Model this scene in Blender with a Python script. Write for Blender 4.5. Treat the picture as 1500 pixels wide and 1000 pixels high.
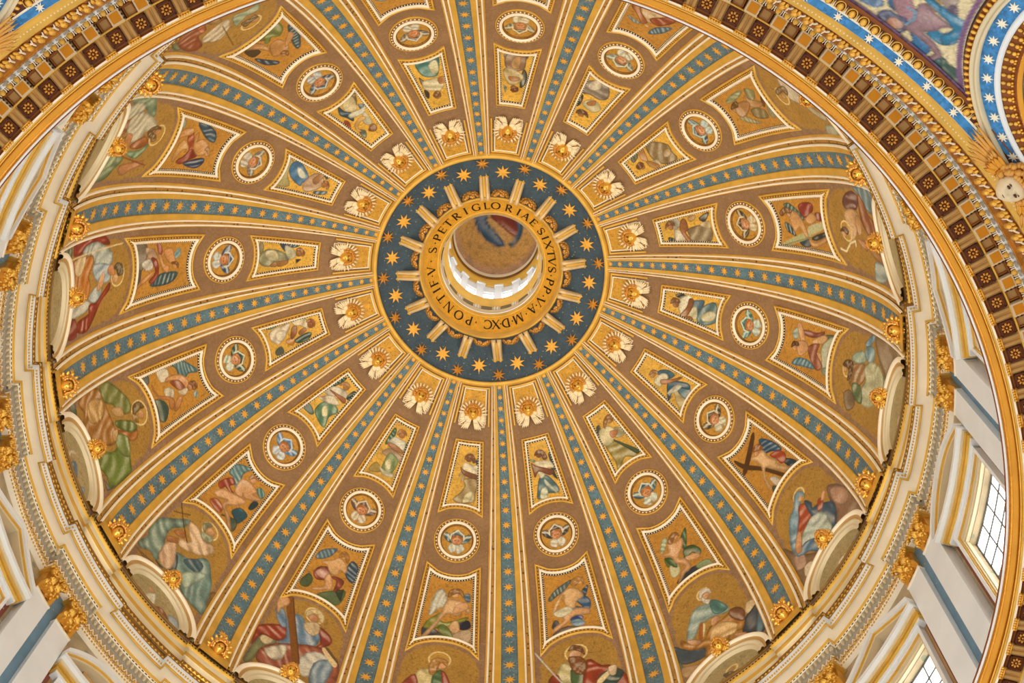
import bpy, math, random
import numpy as np
from mathutils import Matrix, Vector

# ------------------------------------------------------------------ set-up
for o in list(bpy.data.objects):
    bpy.data.objects.remove(o)
SC = bpy.context.scene
COL = SC.collection
PI = math.pi
D = PI / 8                      # one of the sixteen bays
PH = -2.3260377952              # azimuth of bay 0
CX, CZ, RR = -2.3655, 90.0, 25.0616   # the pointed arc the dome is turned from
rnd = random.Random(5)
nrng = np.random.RandomState(7)

# camera: far below, standing off the axis, looking up
cd = bpy.data.cameras.new('camera')
cam = bpy.data.objects.new('camera', cd)
COL.objects.link(cam)
cd.sensor_fit = 'HORIZONTAL'
cd.sensor_width = 36.0
cd.lens = 2563.1112 / 1500 * 36.0
cd.clip_end = 500
_R = [[0.9955188045841479, -0.092509795048811, 0.019602233020146187],
      [0.09450689504919636, 0.9661201454749618, -0.240167256918171],
      [0.003279711497877435, 0.24094356668619635, 0.9705335857995977]]
_m = Matrix.Identity(4)
for i in range(3):
    _m[i][0] = _R[0][i]
    _m[i][1] = -_R[1][i]
    _m[i][2] = -_R[2][i]
_m[0][3], _m[1][3], _m[2][3] = 1.4601142, -23.4531616, 0.0
cam.matrix_world = _m
SC.camera = cam

# daylight of the open nave below and outside the windows
w = bpy.data.worlds.new('daylight')
SC.world = w
w.use_nodes = True
w.node_tree.nodes['Background'].inputs['Color'].default_value = (1.0, 0.96, 0.89, 1)
w.node_tree.nodes['Background'].inputs['Strength'].default_value = 1.08
SC.view_settings.view_transform = 'Standard'
SC.view_settings.look = 'None'
SC.view_settings.gamma = 1
SC.view_settings.use_curve_mapping = False
SC.view_settings.exposure = -0.06
SC.cycles.use_denoising = True
SC.cycles.max_bounces = 6
SC.cycles.diffuse_bounces = 4
SC.cycles.glossy_bounces = 3

def area(name, loc, rot, size, power, col):
    l = bpy.data.lights.new(name, 'AREA')
    l.shape = 'DISK'
    l.size = size
    l.energy = power
    l.color = col
    o = bpy.data.objects.new(name, l)
    o.location = loc
    o.rotation_euler = rot
    COL.objects.link(o)
    return o

# flood lamps on the great cornice, plus unseen ledge lamps added for the lower vault
for i in range(16):
    a = PH + (i + .5) * D
    for r, z, dr, pw, nm in ((21.7, 63.15, -.85, 220, 'cornice_lamp'), (22.2, 85.25, -.75, 160, 'ledge_fill_lamp')):
        d = Vector((math.cos(a) * dr, math.sin(a) * dr, 1)).normalized()
        o = area(nm, (r * math.cos(a), r * math.sin(a), z), (0, 0, 0), .9, pw, (1.0, .93, .78))
        o.data.spread = 1.40 if r < 22 else 2.4
        o.rotation_euler = (-d).to_track_quat('Z', 'Y').to_euler()

# ------------------------------------------------------------------ colours and materials
def lin(h):
    h = h.lstrip('#')
    if len(h) == 3:
        h = ''.join(c * 2 for c in h)
    out = []
    for i in (0, 2, 4):
        v = int(h[i:i + 2], 16) / 255
        out.append(v / 12.92 if v <= 0.04045 else ((v + 0.055) / 1.055) ** 2.4)
    return out

def mat(name, col, rough=0.6, metal=0.0, var=0.18, scale=1.2, bump=0.0, bscale=6.0, dots=None, spec=0.4, fine=0.0):
    m = bpy.data.materials.new(name)
    m.use_nodes = True
    nt = m.node_tree
    N, L = nt.nodes, nt.links
    b = N['Principled BSDF']
    b.inputs['Roughness'].default_value = rough
    b.inputs['Metallic'].default_value = metal
    b.inputs['Specular IOR Level'].default_value = spec
    c = lin(col) if isinstance(col, str) else list(col)
    geo = N.new('ShaderNodeNewGeometry')
    no = N.new('ShaderNodeTexNoise')
    no.inputs['Scale'].default_value = scale
    no.inputs['Detail'].default_value = 4
    L.new(geo.outputs['Position'], no.inputs['Vector'])
    mr = N.new('ShaderNodeMapRange')
    mr.inputs['From Min'].default_value = 0.25
    mr.inputs['From Max'].default_value = 0.75
    mr.inputs['To Min'].default_value = 1 - var
    mr.inputs['To Max'].default_value = 1 + var
    L.new(no.outputs['Fac'], mr.inputs['Value'])
    vm = N.new('ShaderNodeVectorMath')
    vm.operation = 'SCALE'
    vm.inputs[0].default_value = c
    L.new(mr.outputs['Result'], vm.inputs['Scale'])
    out = vm.outputs['Vector']
    if fine:
        vo = N.new('ShaderNodeTexVoronoi')
        vo.inputs['Scale'].default_value = 9
        L.new(geo.outputs['Position'], vo.inputs['Vector'])
        sp = N.new('ShaderNodeSeparateColor')
        L.new(vo.outputs['Color'], sp.inputs['Color'])
        m2 = N.new('ShaderNodeMapRange')
        m2.inputs['To Min'].default_value = 1 - fine
        m2.inputs['To Max'].default_value = 1 + fine
        L.new(sp.outputs['Red'], m2.inputs['Value'])
        v2 = N.new('ShaderNodeVectorMath')
        v2.operation = 'SCALE'
        L.new(out, v2.inputs[0])
        L.new(m2.outputs['Result'], v2.inputs['Scale'])
        out = v2.outputs['Vector']
    if dots:
        dc, dsc, dr = dots
        vo = N.new('ShaderNodeTexVoronoi')
        vo.inputs['Scale'].default_value = dsc
        L.new(geo.outputs['Position'], vo.inputs['Vector'])
        lt = N.new('ShaderNodeMath')
        lt.operation = 'LESS_THAN'
        lt.inputs[1].default_value = dr
        L.new(vo.outputs['Distance'], lt.inputs[0])
        mx = N.new('ShaderNodeMix')
        mx.data_type = 'RGBA'
        L.new(lt.outputs['Value'], mx.inputs['Factor'])
        L.new(out, mx.inputs[6])
        mx.inputs[7].default_value = (*lin(dc), 1)
        out = mx.outputs[2]
    L.new(out, b.inputs['Base Color'])
    if bump:
        n2 = N.new('ShaderNodeTexNoise')
        n2.inputs['Scale'].default_value = bscale
        n2.inputs['Detail'].default_value = 3
        L.new(geo.outputs['Position'], n2.inputs['Vector'])
        bp = N.new('ShaderNodeBump')
        bp.inputs['Strength'].default_value = bump
        bp.inputs['Distance'].default_value = 0.05
        L.new(n2.outputs['Fac'], bp.inputs['Height'])
        L.new(bp.outputs['Normal'], b.inputs['Normal'])
    return m

def mosaic_mat(name, rough=0.5):
    m = bpy.data.materials.new(name)
    m.use_nodes = True
    nt = m.node_tree
    N, L = nt.nodes, nt.links
    b = N['Principled BSDF']
    b.inputs['Roughness'].default_value = rough
    at = N.new('ShaderNodeAttribute')
    at.attribute_name = 'Col'
    geo = N.new('ShaderNodeNewGeometry')
    vo = N.new('ShaderNodeTexVoronoi')
    vo.inputs['Scale'].default_value = 11
    L.new(geo.outputs['Position'], vo.inputs['Vector'])
    sp = N.new('ShaderNodeSeparateColor')
    L.new(vo.outputs['Color'], sp.inputs['Color'])
    mr = N.new('ShaderNodeMapRange')
    mr.inputs['To Min'].default_value = 0.84
    mr.inputs['To Max'].default_value = 1.16
    L.new(sp.outputs['Red'], mr.inputs['Value'])
    vm = N.new('ShaderNodeVectorMath')
    vm.operation = 'SCALE'
    L.new(at.outputs['Color'], vm.inputs[0])
    L.new(mr.outputs['Result'], vm.inputs['Scale'])
    L.new(vm.outputs['Vector'], b.inputs['Base Color'])
    return m

def glow(name, col, strength):
    m = bpy.data.materials.new(name)
    m.use_nodes = True
    b = m.node_tree.nodes['Principled BSDF']
    b.inputs['Base Color'].default_value = (*col, 1)
    b.inputs['Emission Color'].default_value = (*col, 1)
    b.inputs['Emission Strength'].default_value = strength
    b.inputs['Roughness'].default_value = 0.2
    return m

M = dict(
    gold=mat('gold_leaf_flat', 'e4b54e', 0.48, 0.25, 0.16, 1.1, 0.15),
    gilt=mat('gilded_relief', 'f0bc54', 0.36, 0.72, 0.12, 2.0, 0.25, 9),
    cream=mat('cream_stucco', 'fff4dc', 0.55, 0.0, 0.08, 0.8, 0.1),
    olive=mat('ochre_band', 'bb8c40', 0.6, 0.1, 0.2, 2.0, 0, 6, ('6e4a16', 3.2, 0.24)),
    brown=mat('mauve_brown_mosaic', '93714f', 0.7, 0.0, 0.14, 0.7, 0, 6, ('b98a4c', 2.4, 0.10), 0.3, 0.1),
    blue=mat('blue_green_mosaic', '5e7a86', 0.6, 0.0, 0.22, 1.2, 0, 6, ('b7a06a', 4.0, 0.17), 0.3, 0.2),
    deep=mat('dark_blue_mosaic', '3e505c', 0.6, 0.0, 0.2, 1.0, 0, 6, ('9a9362', 3.2, 0.12), 0.3, 0.15),
    star=mat('gold_star', 'f0b040', 0.45, 0.2, 0.1, 3.0),
    starb=mat('gold_star_dark', 'e6a646', 0.38, 0.55, 0.15, 3.0),
    ochre=mat('ochre_gold_mosaic', 'cf9a34', 0.5, 0.2, 0.18, 1.5, 0, 6, ('8f6418', 5.0, 0.2), 0.4, 0.15),
    olap=mat('frame_ornament', '94682a', 0.5, 0.3, 0.2, 3.0, 0.6, 9, ('6d4a14', 6.5, 0.26)),
    dark=mat('dark_trim_and_gap_shade', '3a2c1a', 0.7),  # dark trim colour; on the attic plinth it paints the shade of a gap
    beige=mat('beige_stucco', 'e0d0ac', 0.6, 0.0, 0.07, 0.5, 0.05),
    stone=mat('white_marble', 'eef2f4', 0.45, 0.0, 0.06, 0.35, 0.0),
    grey=mat('grey_stone', 'a8a292', 0.6, 0.0, 0.08, 0.6),
    bluewall=mat('blue_painted_wall', '6f93ab', 0.6, 0.0, 0.15, 0.8, 0, 6, ('c9c08f', 2.0, 0.08)),
    red=mat('dark_red_border', '8a4a3c', 0.6, 0.0, 0.15, 2.0, 0, 6, ('d8b7a0', 3.2, 0.13)),
    sand=mat('sand_border', 'c29a62', 0.6, 0.0, 0.15, 1.0),
    fresco=mat('faded_fresco_wall', 'b3a281', 0.7, 0.0, 0.3, 0.9, 0, 6, ('8f9478', 1.2, 0.22)),
    torus=mat('burnished_gold', 'dd9a36', 0.25, 0.7, 0.12, 0.9, 0.12),
    coffer=mat('red_brown_coffer', '5c2a12', 0.5, 0.2, 0.2, 3.0),
    rose=mat('bronze_gold_rosette', 'dca350', 0.4, 0.5, 0.12, 3.0),
    tan=mat('tan_stucco', 'c9a264', 0.5, 0.1, 0.12, 1.5),
    amber=mat('amber_gold_panel', 'd38f1e', 0.4, 0.45, 0.1, 2.0),
    umber=mat('umber_recess', '9a5f22', 0.55, 0.2, 0.12, 2.0),
    skyblue=mat('sky_blue_mosaic', '3f86c2', 0.5, 0.0, 0.25, 2.5, 0, 6, None, 0.3, 0.25),
    purple=mat('purple_line', '6e5470', 0.5, 0.0, 0.2, 3.0, 0, 6, None, 0.3, 0.25),
    rust=mat('rust_brown_moulding', '8a4c1c', 0.45, 0.3),
    umbra=mat('face_feature_shade', '5a3410', 0.5, 0.3),  # shading of the sculpted faces, put into the colour of their features
    letter=mat('black_lettering', '23180c', 0.6),
    inscr=mat('gold_inscription_ground', 'e8ac38', 0.45, 0.15, 0.12, 3.0, 0, 6, None, 0.4, 0.08),
    bracket=mat('gold_beige_bracket', 'ecd09c', 0.45, 0.2, 0.1, 2.0),
    lantern=mat('lantern_white', 'eef0f2', 0.5, 0.0, 0.04),
    panel=mat('brown_lantern_panel', '7a6a44', 0.6),
    feather=mat('cream_gold_feather', 'fae8c0', 0.5, 0.1, 0.1, 2.0),
    marble=mat('pale_marble_face', 'e8d2ac', 0.45, 0.0, 0.1, 2.0),
    lead=mat('dark_window_bar', '4a4a48', 0.5),
    mosaic=mosaic_mat('painted_mosaic'),
    glass=glow('backlit_window_glass', (1.0, 0.99, 0.97), 3.6),
    lglass=glow('backlit_lantern_glass', (0.92, 0.96, 1.0), 3.4),
)

# ------------------------------------------------------------------ object helpers
def mesh(name, v, f, m, smooth=False, cols=None):
    me = bpy.data.meshes.new(name)
    v = np.asarray(v, dtype=np.float32)
    if isinstance(f, np.ndarray) and f.ndim == 2:
        nf, k = f.shape
        me.vertices.add(len(v))
        me.vertices.foreach_set('co', v.ravel())
        me.loops.add(nf * k)
        me.loops.foreach_set('vertex_index', f.astype(np.int32).ravel())
        me.polygons.add(nf)
        me.polygons.foreach_set('loop_start', np.arange(0, nf * k, k, dtype=np.int32))
        me.update(calc_edges=True)
    else:
        me.from_pydata([tuple(map(float, p)) for p in v], [], f)
    me.validate()
    if cols is not None:
        a = me.color_attributes.new('Col', 'FLOAT_COLOR', 'POINT')
        a.data.foreach_set('color', np.c_[cols, np.ones(len(cols))].astype(np.float32).ravel())
    me.materials.append(M[m] if isinstance(m, str) else m)
    if smooth:
        me.polygons.foreach_set('use_smooth', np.ones(len(me.polygons), dtype=bool))
    return me

def put(name, me, parent=None, mw=None, label=None):
    o = bpy.data.objects.new(name, me)
    COL.objects.link(o)
    if parent is not None:
        o.parent = parent
    if mw is not None:
        o.matrix_local = mw
    if label:
        o['label'] = label
    return o

def tag(o, label=None, cat=None, group=None, kind=None):
    if label: o['label'] = label
    if cat: o['category'] = cat
    if group: o['group'] = group
    if kind: o['kind'] = kind
    return o

def empty(name, label, cat, mw=None, group=None, kind=None):
    o = bpy.data.objects.new(name, None)
    o.empty_display_size = 0.3
    COL.objects.link(o)
    if mw is not None:
        o.matrix_world = mw
    return tag(o, label, cat, group, kind)

def struct(name, label=None):
    o = bpy.data.objects.new(name, None)
    COL.objects.link(o)
    return tag(o, label, None, None, 'structure')

class Acc:                                  # collects pieces into one mesh
    def __init__(s): s.v = []; s.f = []; s.n = 0
    def add(s, v, f):
        s.v.extend([tuple(p) for p in v])
        s.f.extend([tuple(i + s.n for i in q) for q in f])
        s.n += len(v)
    def mesh(s, name, m, smooth=False): return mesh(name, s.v, s.f, m, smooth)

def rotz(a): return Matrix.Rotation(a, 4, 'Z')
def baymat(k, base=(0, 0, 0)):              # frame of bay k, moved to a base point given in bay coordinates
    return rotz(PH + k * D) @ Matrix.Translation(base)

class Loc:
    """local metres (x along the circle, y up the curve, h out of the surface) on the dome around latitude phi0"""
    def __init__(s, phi_deg, u0=0.0):
        s.p0 = math.radians(phi_deg); s.u0 = u0
        s.base = s.raw(np.array([[0., 0., 0.]]))[0]
    def raw(s, P):
        P = np.asarray(P, float)
        ph = s.p0 + P[:, 1] / RR
        r = CX + RR * np.cos(ph)
        a = s.u0 * D + P[:, 0] / r
        r2 = CX + (RR - P[:, 2]) * np.cos(ph)
        return np.stack([r2 * np.cos(a), r2 * np.sin(a), CZ + (RR - P[:, 2]) * np.sin(ph)], 1)
    def __call__(s, P): return s.raw(P) - s.base
    def rad(s, y): return CX + RR * math.cos(s.p0 + y / RR)
    def x(s, u, y): return u * D * s.rad(y)

class Cone:
    """local metres on the sloping pendentive, y runs down and out from its top ring"""
    def __init__(s, r0=24.25, z0=55.2): s.r0 = r0; s.z0 = z0; s.base = s.raw(np.array([[0., 0., 0.]]))[0]
    def raw(s, P):
        P = np.asarray(P, float)
        q = math.sqrt(.5)
        r = s.r0 + P[:, 1] * q
        a = P[:, 0] / r
        z = s.z0 - P[:, 1] * q - P[:, 2] * q
        r2 = r - P[:, 2] * q
        return np.stack([r2 * np.cos(a), r2 * np.sin(a), z], 1)
    def __call__(s, P): return s.raw(P) - s.base

def ccw(P):
    P = np.asarray(P, float)
    a = np.sum(P[:, 0] * np.roll(P[:, 1], -1) - np.roll(P[:, 0], -1) * P[:, 1])
    return P if a > 0 else P[::-1]

def inset(P, d):                            # mitred inset of a closed ccw polygon
    n = len(P)
    e = np.roll(P, -1, 0) - P
    e /= np.linalg.norm(e, axis=1)[:, None] + 1e-12
    nn = np.stack([-e[:, 1], e[:, 0]], 1)
    n0 = np.roll(nn, 1, 0)
    b = n0 + nn
    s = 1 + np.sum(n0 * nn, 1)
    return P + d * b / np.maximum(s, 0.3)[:, None]

def frame_band(loc, P, prof):               # moulding swept round a closed outline; prof = [(inset, height)...]
    P = ccw(P); n = len(P)
    V = []
    for d, h in prof:
        q = inset(P, d)
        V.append(loc(np.c_[q, np.full(n, h)]))
    V = np.concatenate(V)
    i = np.arange(n); j = (i + 1) % n
    F = np.concatenate([np.stack([r * n + i, r * n + j, (r + 1) * n + j, (r + 1) * n + i], 1) for r in range(len(prof) - 1)])
    return V, F

def open_band(loc, P, prof):                # moulding swept along an open line, offset to the left of it
    P = np.asarray(P, float); n = len(P)
    e = np.gradient(P, axis=0); e /= np.linalg.norm(e, axis=1)[:, None]
    nn = np.stack([-e[:, 1], e[:, 0]], 1)
    V = np.concatenate([loc(np.c_[P + d * nn, np.full(n, h)]) for d, h in prof])
    i = np.arange(n - 1)
    F = np.concatenate([np.stack([r * n + i, r * n + i + 1, (r + 1) * n + i + 1, (r + 1) * n + i], 1) for r in range(len(prof) - 1)])
    return V, F

def grid_idx(nx, ny):
    i, j = np.meshgrid(np.arange(nx - 1), np.arange(ny - 1))
    a = (j * nx + i).ravel()
    return np.stack([a, a + 1, a + nx + 1, a + nx], 1)

def revolve(prof, a0=0, a1=2 * PI, n=192):  # prof = [(r, z)...]
    full = abs(a1 - a0 - 2 * PI) < 1e-6
    m = n if full else n + 1
    a = a0 + (a1 - a0) * np.arange(m) / n
    V = np.concatenate([np.stack([r * np.cos(a), r * np.sin(a), np.full(m, z)], 1) for r, z in prof])
    i = np.arange(n); j = (i + 1) % m if full else i + 1
    F = np.concatenate([np.stack([k * m + i, k * m + j, (k + 1) * m + j, (k + 1) * m + i], 1) for k in range(len(prof) - 1)])
    return V, F

def arcpts(cx, cy, r, a0, a1, n):
    a = np.linspace(a0, a1, n)
    return np.stack([cx + r * np.cos(a), cy + r * np.sin(a)], 1)

def ell(c, s, nu=8, nv=6, R=None):           # small ellipsoid
    v = [(0, 0, 1)]
    for j in range(1, nv):
        t = PI * j / nv
        for i in range(nu):
            a = 2 * PI * i / nu
            v.append((math.sin(t) * math.cos(a), math.sin(t) * math.sin(a), math.cos(t)))
    v.append((0, 0, -1))
    f = [(0, 1 + i, 1 + (i + 1) % nu) for i in range(nu)]
    for j in range(nv - 2):
        for i in range(nu):
            a = 1 + j * nu + i; b = 1 + j * nu + (i + 1) % nu
            f.append((a, a + nu, b + nu, b))
    o = 1 + (nv - 2) * nu
    f += [(o + i, len(v) - 1, o + (i + 1) % nu) for i in range(nu)]
    out = []
    for p in v:
        q = Vector((p[0] * s[0], p[1] * s[1], p[2] * s[2]))
        if R is not None: q = R @ q
        out.append((q[0] + c[0], q[1] + c[1], q[2] + c[2]))
    return out, f

def box(c, s, R=None, taper=1.0):
    v = []
    for z in (-1, 1):
        for x, y in ((-1, -1), (1, -1), (1, 1), (-1, 1)):
            t = taper if z > 0 else 1
            q = Vector((x * s[0] / 2 * t, y * s[1] / 2 * t, z * s[2] / 2))
            if R is not None: q = R @ q
            v.append((q[0] + c[0], q[1] + c[1], q[2] + c[2]))
    return v, [(0, 3, 2, 1), (4, 5, 6, 7), (0, 1, 5, 4), (1, 2, 6, 5), (2, 3, 7, 6), (3, 0, 4, 7)]

def prism(P, h0, h1):                       # flat outline raised from h0 to h1
    n = len(P)
    v = [(x, y, h0) for x, y in P] + [(x, y, h1) for x, y in P]
    f = [tuple(range(n, 2 * n))] + [(i, (i + 1) % n, n + (i + 1) % n, n + i) for i in range(n)]
    return v, f

def star_mesh(name, n, inner, m, h=0.16):
    v = [(0, 0, h)]
    for i in range(2 * n):
        a = PI * i / n + PI / 2
        r = 1 if i % 2 == 0 else inner
        v.append((r * math.cos(a), r * math.sin(a), h * (0.3 if i % 2 == 0 else 0.45)))
    for i in range(2 * n):
        v.append((v[1 + i][0], v[1 + i][1], -0.12))
    k = 2 * n
    f = [(0, 1 + i, 1 + (i + 1) % k) for i in range(k)]
    f += [(1 + i, 1 + k + i, 1 + k + (i + 1) % k, 1 + (i + 1) % k) for i in range(k)]
    return mesh(name, v, f, m)

def tangent(loc_u, phi, h, scale=1.0, spin=0.0):
    """matrix, in bay coordinates, of a frame lying on the dome: x along the circle, y up the curve, z inward"""
    a = loc_u * D
    r = CX + (RR - h) * math.cos(phi)
    p = Vector((r * math.cos(a), r * math.sin(a), CZ + (RR - h) * math.sin(phi)))
    ex = Vector((math.sin(a), -math.cos(a), 0))
    ez = -Vector((math.cos(phi) * math.cos(a), math.cos(phi) * math.sin(a), math.sin(phi)))
    ey = ez.cross(ex)
    m = Matrix.Identity(4)
    for i in range(3):
        m[i][0], m[i][1], m[i][2], m[i][3] = ex[i], ey[i], ez[i], p[i]
    return m @ Matrix.Rotation(spin, 4, 'Z') @ Matrix.Scale(scale, 4)

# ------------------------------------------------------------------ the painted figures, as plain colour shapes in metres on each field
def fig(t):
    out = []
    for ln in t.split(';'):
        a = ln.split()
        if a:
            n = [float(q) for q in a[2:]]
            r = 0
            if a[0] in 'hol' : r = n[-1]; n = n[:-1]
            out.append((a[0], '' if a[1] == '-' else a[1], n, r))
    return out
ART = {k: {} for k in range(16)}
ART[7]['s'] = fig('k a08068 -1.91 1.89 -2.72 0.18 -3.09 -4.38 -1.96 -3.48 -0.66 -1.58 -1.37 -0.57 -1.5 0.88;k c09a80 -1.93 1.47 -2.59 0.48 -2.74 -0.82 -2.04 -0.83 -1.65 0.38;k 96785a 2.73 2.14 2.04 0.28 0.8 -1.65 0.59 -2.46 2.15 -2.44 2.98 -3.53 2.86 -0.43;k c8a890 2.41 0.56 1.83 -0.1 2.11 -1.03 2.68 -0.57;k e8d8b8 2.19 -1.06 1.69 -1.25 1.64 -1.91 2.07 -2.21 2.43 -1.83;h - -0.18 4.02 0.459;c 8fb0c0 0.04 4.32 -0.41 4.12 -0.46 3.59 -0.07 3.59 0.54 2.94 1.35 1.91 2.17 0.52 2.26 1.36 1.77 2.62 1.16 3.49 0.58 3.71;c b85a36 0.3 3.39 -0.13 2.95 0.02 1.64 0.78 1.59 1.35 1.56 1.25 2.08 0.71 2.7;c 4a6a80 -0.18 3.22 -0.45 2.55 -0.3 2.12 -0.79 1.72 -1.55 0.48 -1.29 -0.58 -0.76 -1.39 -0.47 -1.36 -0.43 -0.33 0.02 1.64;c c8d4c8 0.14 1.68 -0.61 0.98 -0.7 -0.12 -0.45 -1.12 0.25 -0.49 0.7 -0.54 1.33 0.63 2.04 0.28 1.38 1.26;c 6a90ac 1.33 0.63 0.55 -0.26 0.62 -1.25 0.8 -1.65 1.33 -0.45 2.08 0.18 2.17 0.52;s d8a070 1.44 1.88 1.22 1.67 1.82 0.44 2.16 0.67 1.97 1.22;c a85038 -0.89 2.07 -1.18 1.69 -0.77 1.22 -0.46 1.45;s d8a070 -1.37 2.06 -1.61 1.94 -1.25 1.56 -1.06 1.75;o e0b080 -0.11 3.7 0.193')
ART[7]['n'] = fig('k a0b0b0 -1.55 0.18 -2.45 -1.03 -2.42 -2.62 -1.54 -2.27 -1.2 -0.46;c a85848 0.17 -1.46 -0.67 -2.24 -1.44 -2.95 -1.08 -3.65 0.03 -3.69 0.85 -2.48 0.97 -1.52;r e0d4c0 -0.38 0.23 -0.7 -0.12 -0.59 -1.13 -0.01 -0.6 0.18 0.25;s d0a880 -0.38 0.23 -0.72 -0.05 -0.81 -0.81 -0.44 -0.56')
ART[8]['s'] = fig('k e0c8a0 -2.38 0.89 -2.91 0.53 -2.82 -0.12 -2.27 -0.19 -2.1 0.32;k 3c4c5c -2.41 -0.06 -3.11 0.12 -3.1 -1.45 -3.04 -2.53 -2.34 -2.89 -1.92 -1.97 -1.48 -1.24 -1.94 -0.24;k 6c90a0 -2.97 -0.33 -2.89 -1.82 -2.58 -2.72 -2.21 -2.53;k 4c5c6a 2.82 1.37 2.1 0.46 1.11 -0.18 1.12 -1.09 2.28 -0.86 2.85 -0.05;k 7a8a70 2.93 0.02 2.64 -0.83 2.87 -1.69 3.01 -2.03;k c8a880 2.66 -0.96 1.91 -1.37 0.98 -1.86 0.64 -2.07 1.67 -2.08 2.5 -2.2 2.85 -1.55;h - -0.12 4.16 0.43;c a8bcb4 0.42 3.44 -0.18 3.14 -0.59 3.15 -1.19 1.81 -0.98 1.46 -0.19 1.87 0.48 1.96 0.85 2.03 1.22 1.39 1.7 0.97 1.89 1.15 1.56 2.26 0.97 3.26;c 5a8c88 -0.33 3.27 -0.79 2.81 -1.17 1.76 -0.56 1.77 -0.21 2.27;c c08a3c 2.21 1.57 1.88 0.99 1.47 0.76 0.87 0.47 0.29 1.21 -0.48 1.13 -1.43 1.25 -1.93 0.83 -1.86 -0.15 -1.54 -1 -1.01 -0.67 -0.58 -0.79 -0.47 -1.28 0.34 -0.99 0.57 -1.67 1.14 -1.22 0.96 -0.33 1.79 0.18 2.28 0.91;c ecc88c 0.5 0.4 -0.05 1.01 -0.76 0.68 -1.32 -0.26 -0.98 -0.79 -0.35 -0.52 -0 -0.75 0.36 -0.66;c 8a5c3c -1.17 1.4 -1.72 1.15 -2.02 0.42 -1.76 -0.33 -1.16 0.68;f a86a30 0.88 1.92 0.55 1.89 0.92 0.67 1.21 0.65;f e8d8b0 0.6 1.87 0.53 1.59 0.77 0.96 0.89 0.78;s d0a078 0.06 1.69 -0.34 1.71 -0.43 1.33 0.11 1.16;s d0a078 1.83 1.23 1.13 0.58 1.29 0.3 1.76 0.73;s d0a078 -0.95 -0.91 -1.61 -1.56 -1.76 -2.25 -1.18 -1.67;o d8a880 -0.23 3.89 0.252;r e0d8c8 0.05 3.97 -0.13 3.6 -0.36 3.38 -0.15 3.2 0.08 3.56;r d8d0c0 0.11 4.37 -0.17 4.58 -0.56 4.25 -0.58 3.87 -0.33 4.16 -0.02 4.18 0.18 3.89')
ART[8]['n'] = fig('c 9a4c3c -0.38 0.05 -1.15 -0.7 -1.81 -1.99 -1.23 -2.03 -0.66 -2.12 -0.02 -0.74;h - -0.16 0.54 0.393;o b08860 -0.16 0.54 0.2;r 6a5838 0.4 0.56 0.04 0.45 -0.37 -0.1 -0.03 -0.57 0.27 0.04;k b8c0b0 -2.03 0.03 -2.65 -0.59 -2.61 -1.76 -1.97 -1.24')
ART[9]['s'] = fig('h - 0.09 4.12 0.674;c d8cc98 1.3 2.91 0.82 3.41 0.33 2.77 0.07 2.02 0.09 0.32 1.45 0.79;c 5a7a50 0.55 2.68 -0.34 2.85 -0.41 1.16 0.42 0.1;c a8482c -0.49 3.27 -1.3 2.45 -1.94 2.14 -2.7 0.89 -2.74 -1.11 -1.36 0.73 -0.66 0.18 -0.04 0.62;c 3c5c58 -1.22 1.65 -2.33 1.61 -2.48 0.84 -1.27 -0.29 -0.65 0.01;c a8482c 1.89 2.25 1.34 2.43 1.16 0.35 2.1 0.62;f f0dca8 -0.96 1.18 -1.68 1.77 -1.78 1.47 -1.02 0.68;s e0c8a8 -1.76 2.06 -2.2 2.01 -2.07 1.23 -1.75 1.4;o d0a078 0.16 3.98 0.404;r 8a5a30 0.55 3.88 -0.2 3.62 -0.45 2.81 -0.16 2.1 0.36 2.45 0.55 3.32;r 7a5030 0.55 4.43 0.23 4.82 -0.29 4.48 -0.41 3.78 -0.19 4.14 0.27 4.46;l c8c8c0 2.56 4.69 1.08 1.53 0.048')
ART[9]['l'] = fig('w 6a7c7c 1.26 0.8 0.77 1.39 -0.1 1.84 -0.33 1.84 0.22 1.24 0.72 0.95 1.16 0.64;w 3c5870 -1.02 0.97 -1.33 1.13 -1.04 0.39 -0.86 0.74;k 7a6c60 1.33 -2.08 0.38 -1.6 -0.69 -2.11 -1.47 -2.27 -0.96 -2.67 0.7 -2.4;k 4a4a50 1.32 -1.49 1.09 -0.96 0.89 -1.16 1.06 -1.7;c 3a6488 -0.45 0.32 -1.04 0.39 -1.31 -0.14 -1.1 -0.79 -0.51 -0.86 -0.1 -0.57 -0.26 -0.19 -0.81 -0.39;s e4bc88 0.11 1.21 -0.36 1.27 -0.77 0.92 -0.93 0.43 -0.43 0.18 -0.24 -0.33 0.27 0.12 0.26 0.97 0.71 0.24 1.02 -0.4 1.11 -0.23 0.78 0.54;s e0b080 0.49 -0.69 -0.35 -0.37 -1.12 -0.65 -1.06 -1.06 -0.17 -0.89 0.21 -1.21 0.95 -1.73 1.24 -1.8 1.16 -1.53 0.54 -1.11;c d8d0b0 1 -0.26 0.18 -0.06 -0.11 -0.44 0.62 -0.8 1.03 -0.54;c 34508a 0.09 -1.1 -0.39 -0.96 -0.7 -1.22 -0.2 -1.49;c 8aacc0 0.12 -1.38 -0.35 -1.24 -0.75 -1.68 -0.28 -1.81;o e0b080 -0.88 1.61 0.208;r b88848 -0.28 1.65 -0.65 2.01 -1.09 1.79 -1.1 1.36 -0.95 1.7 -0.56 1.41')
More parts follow.
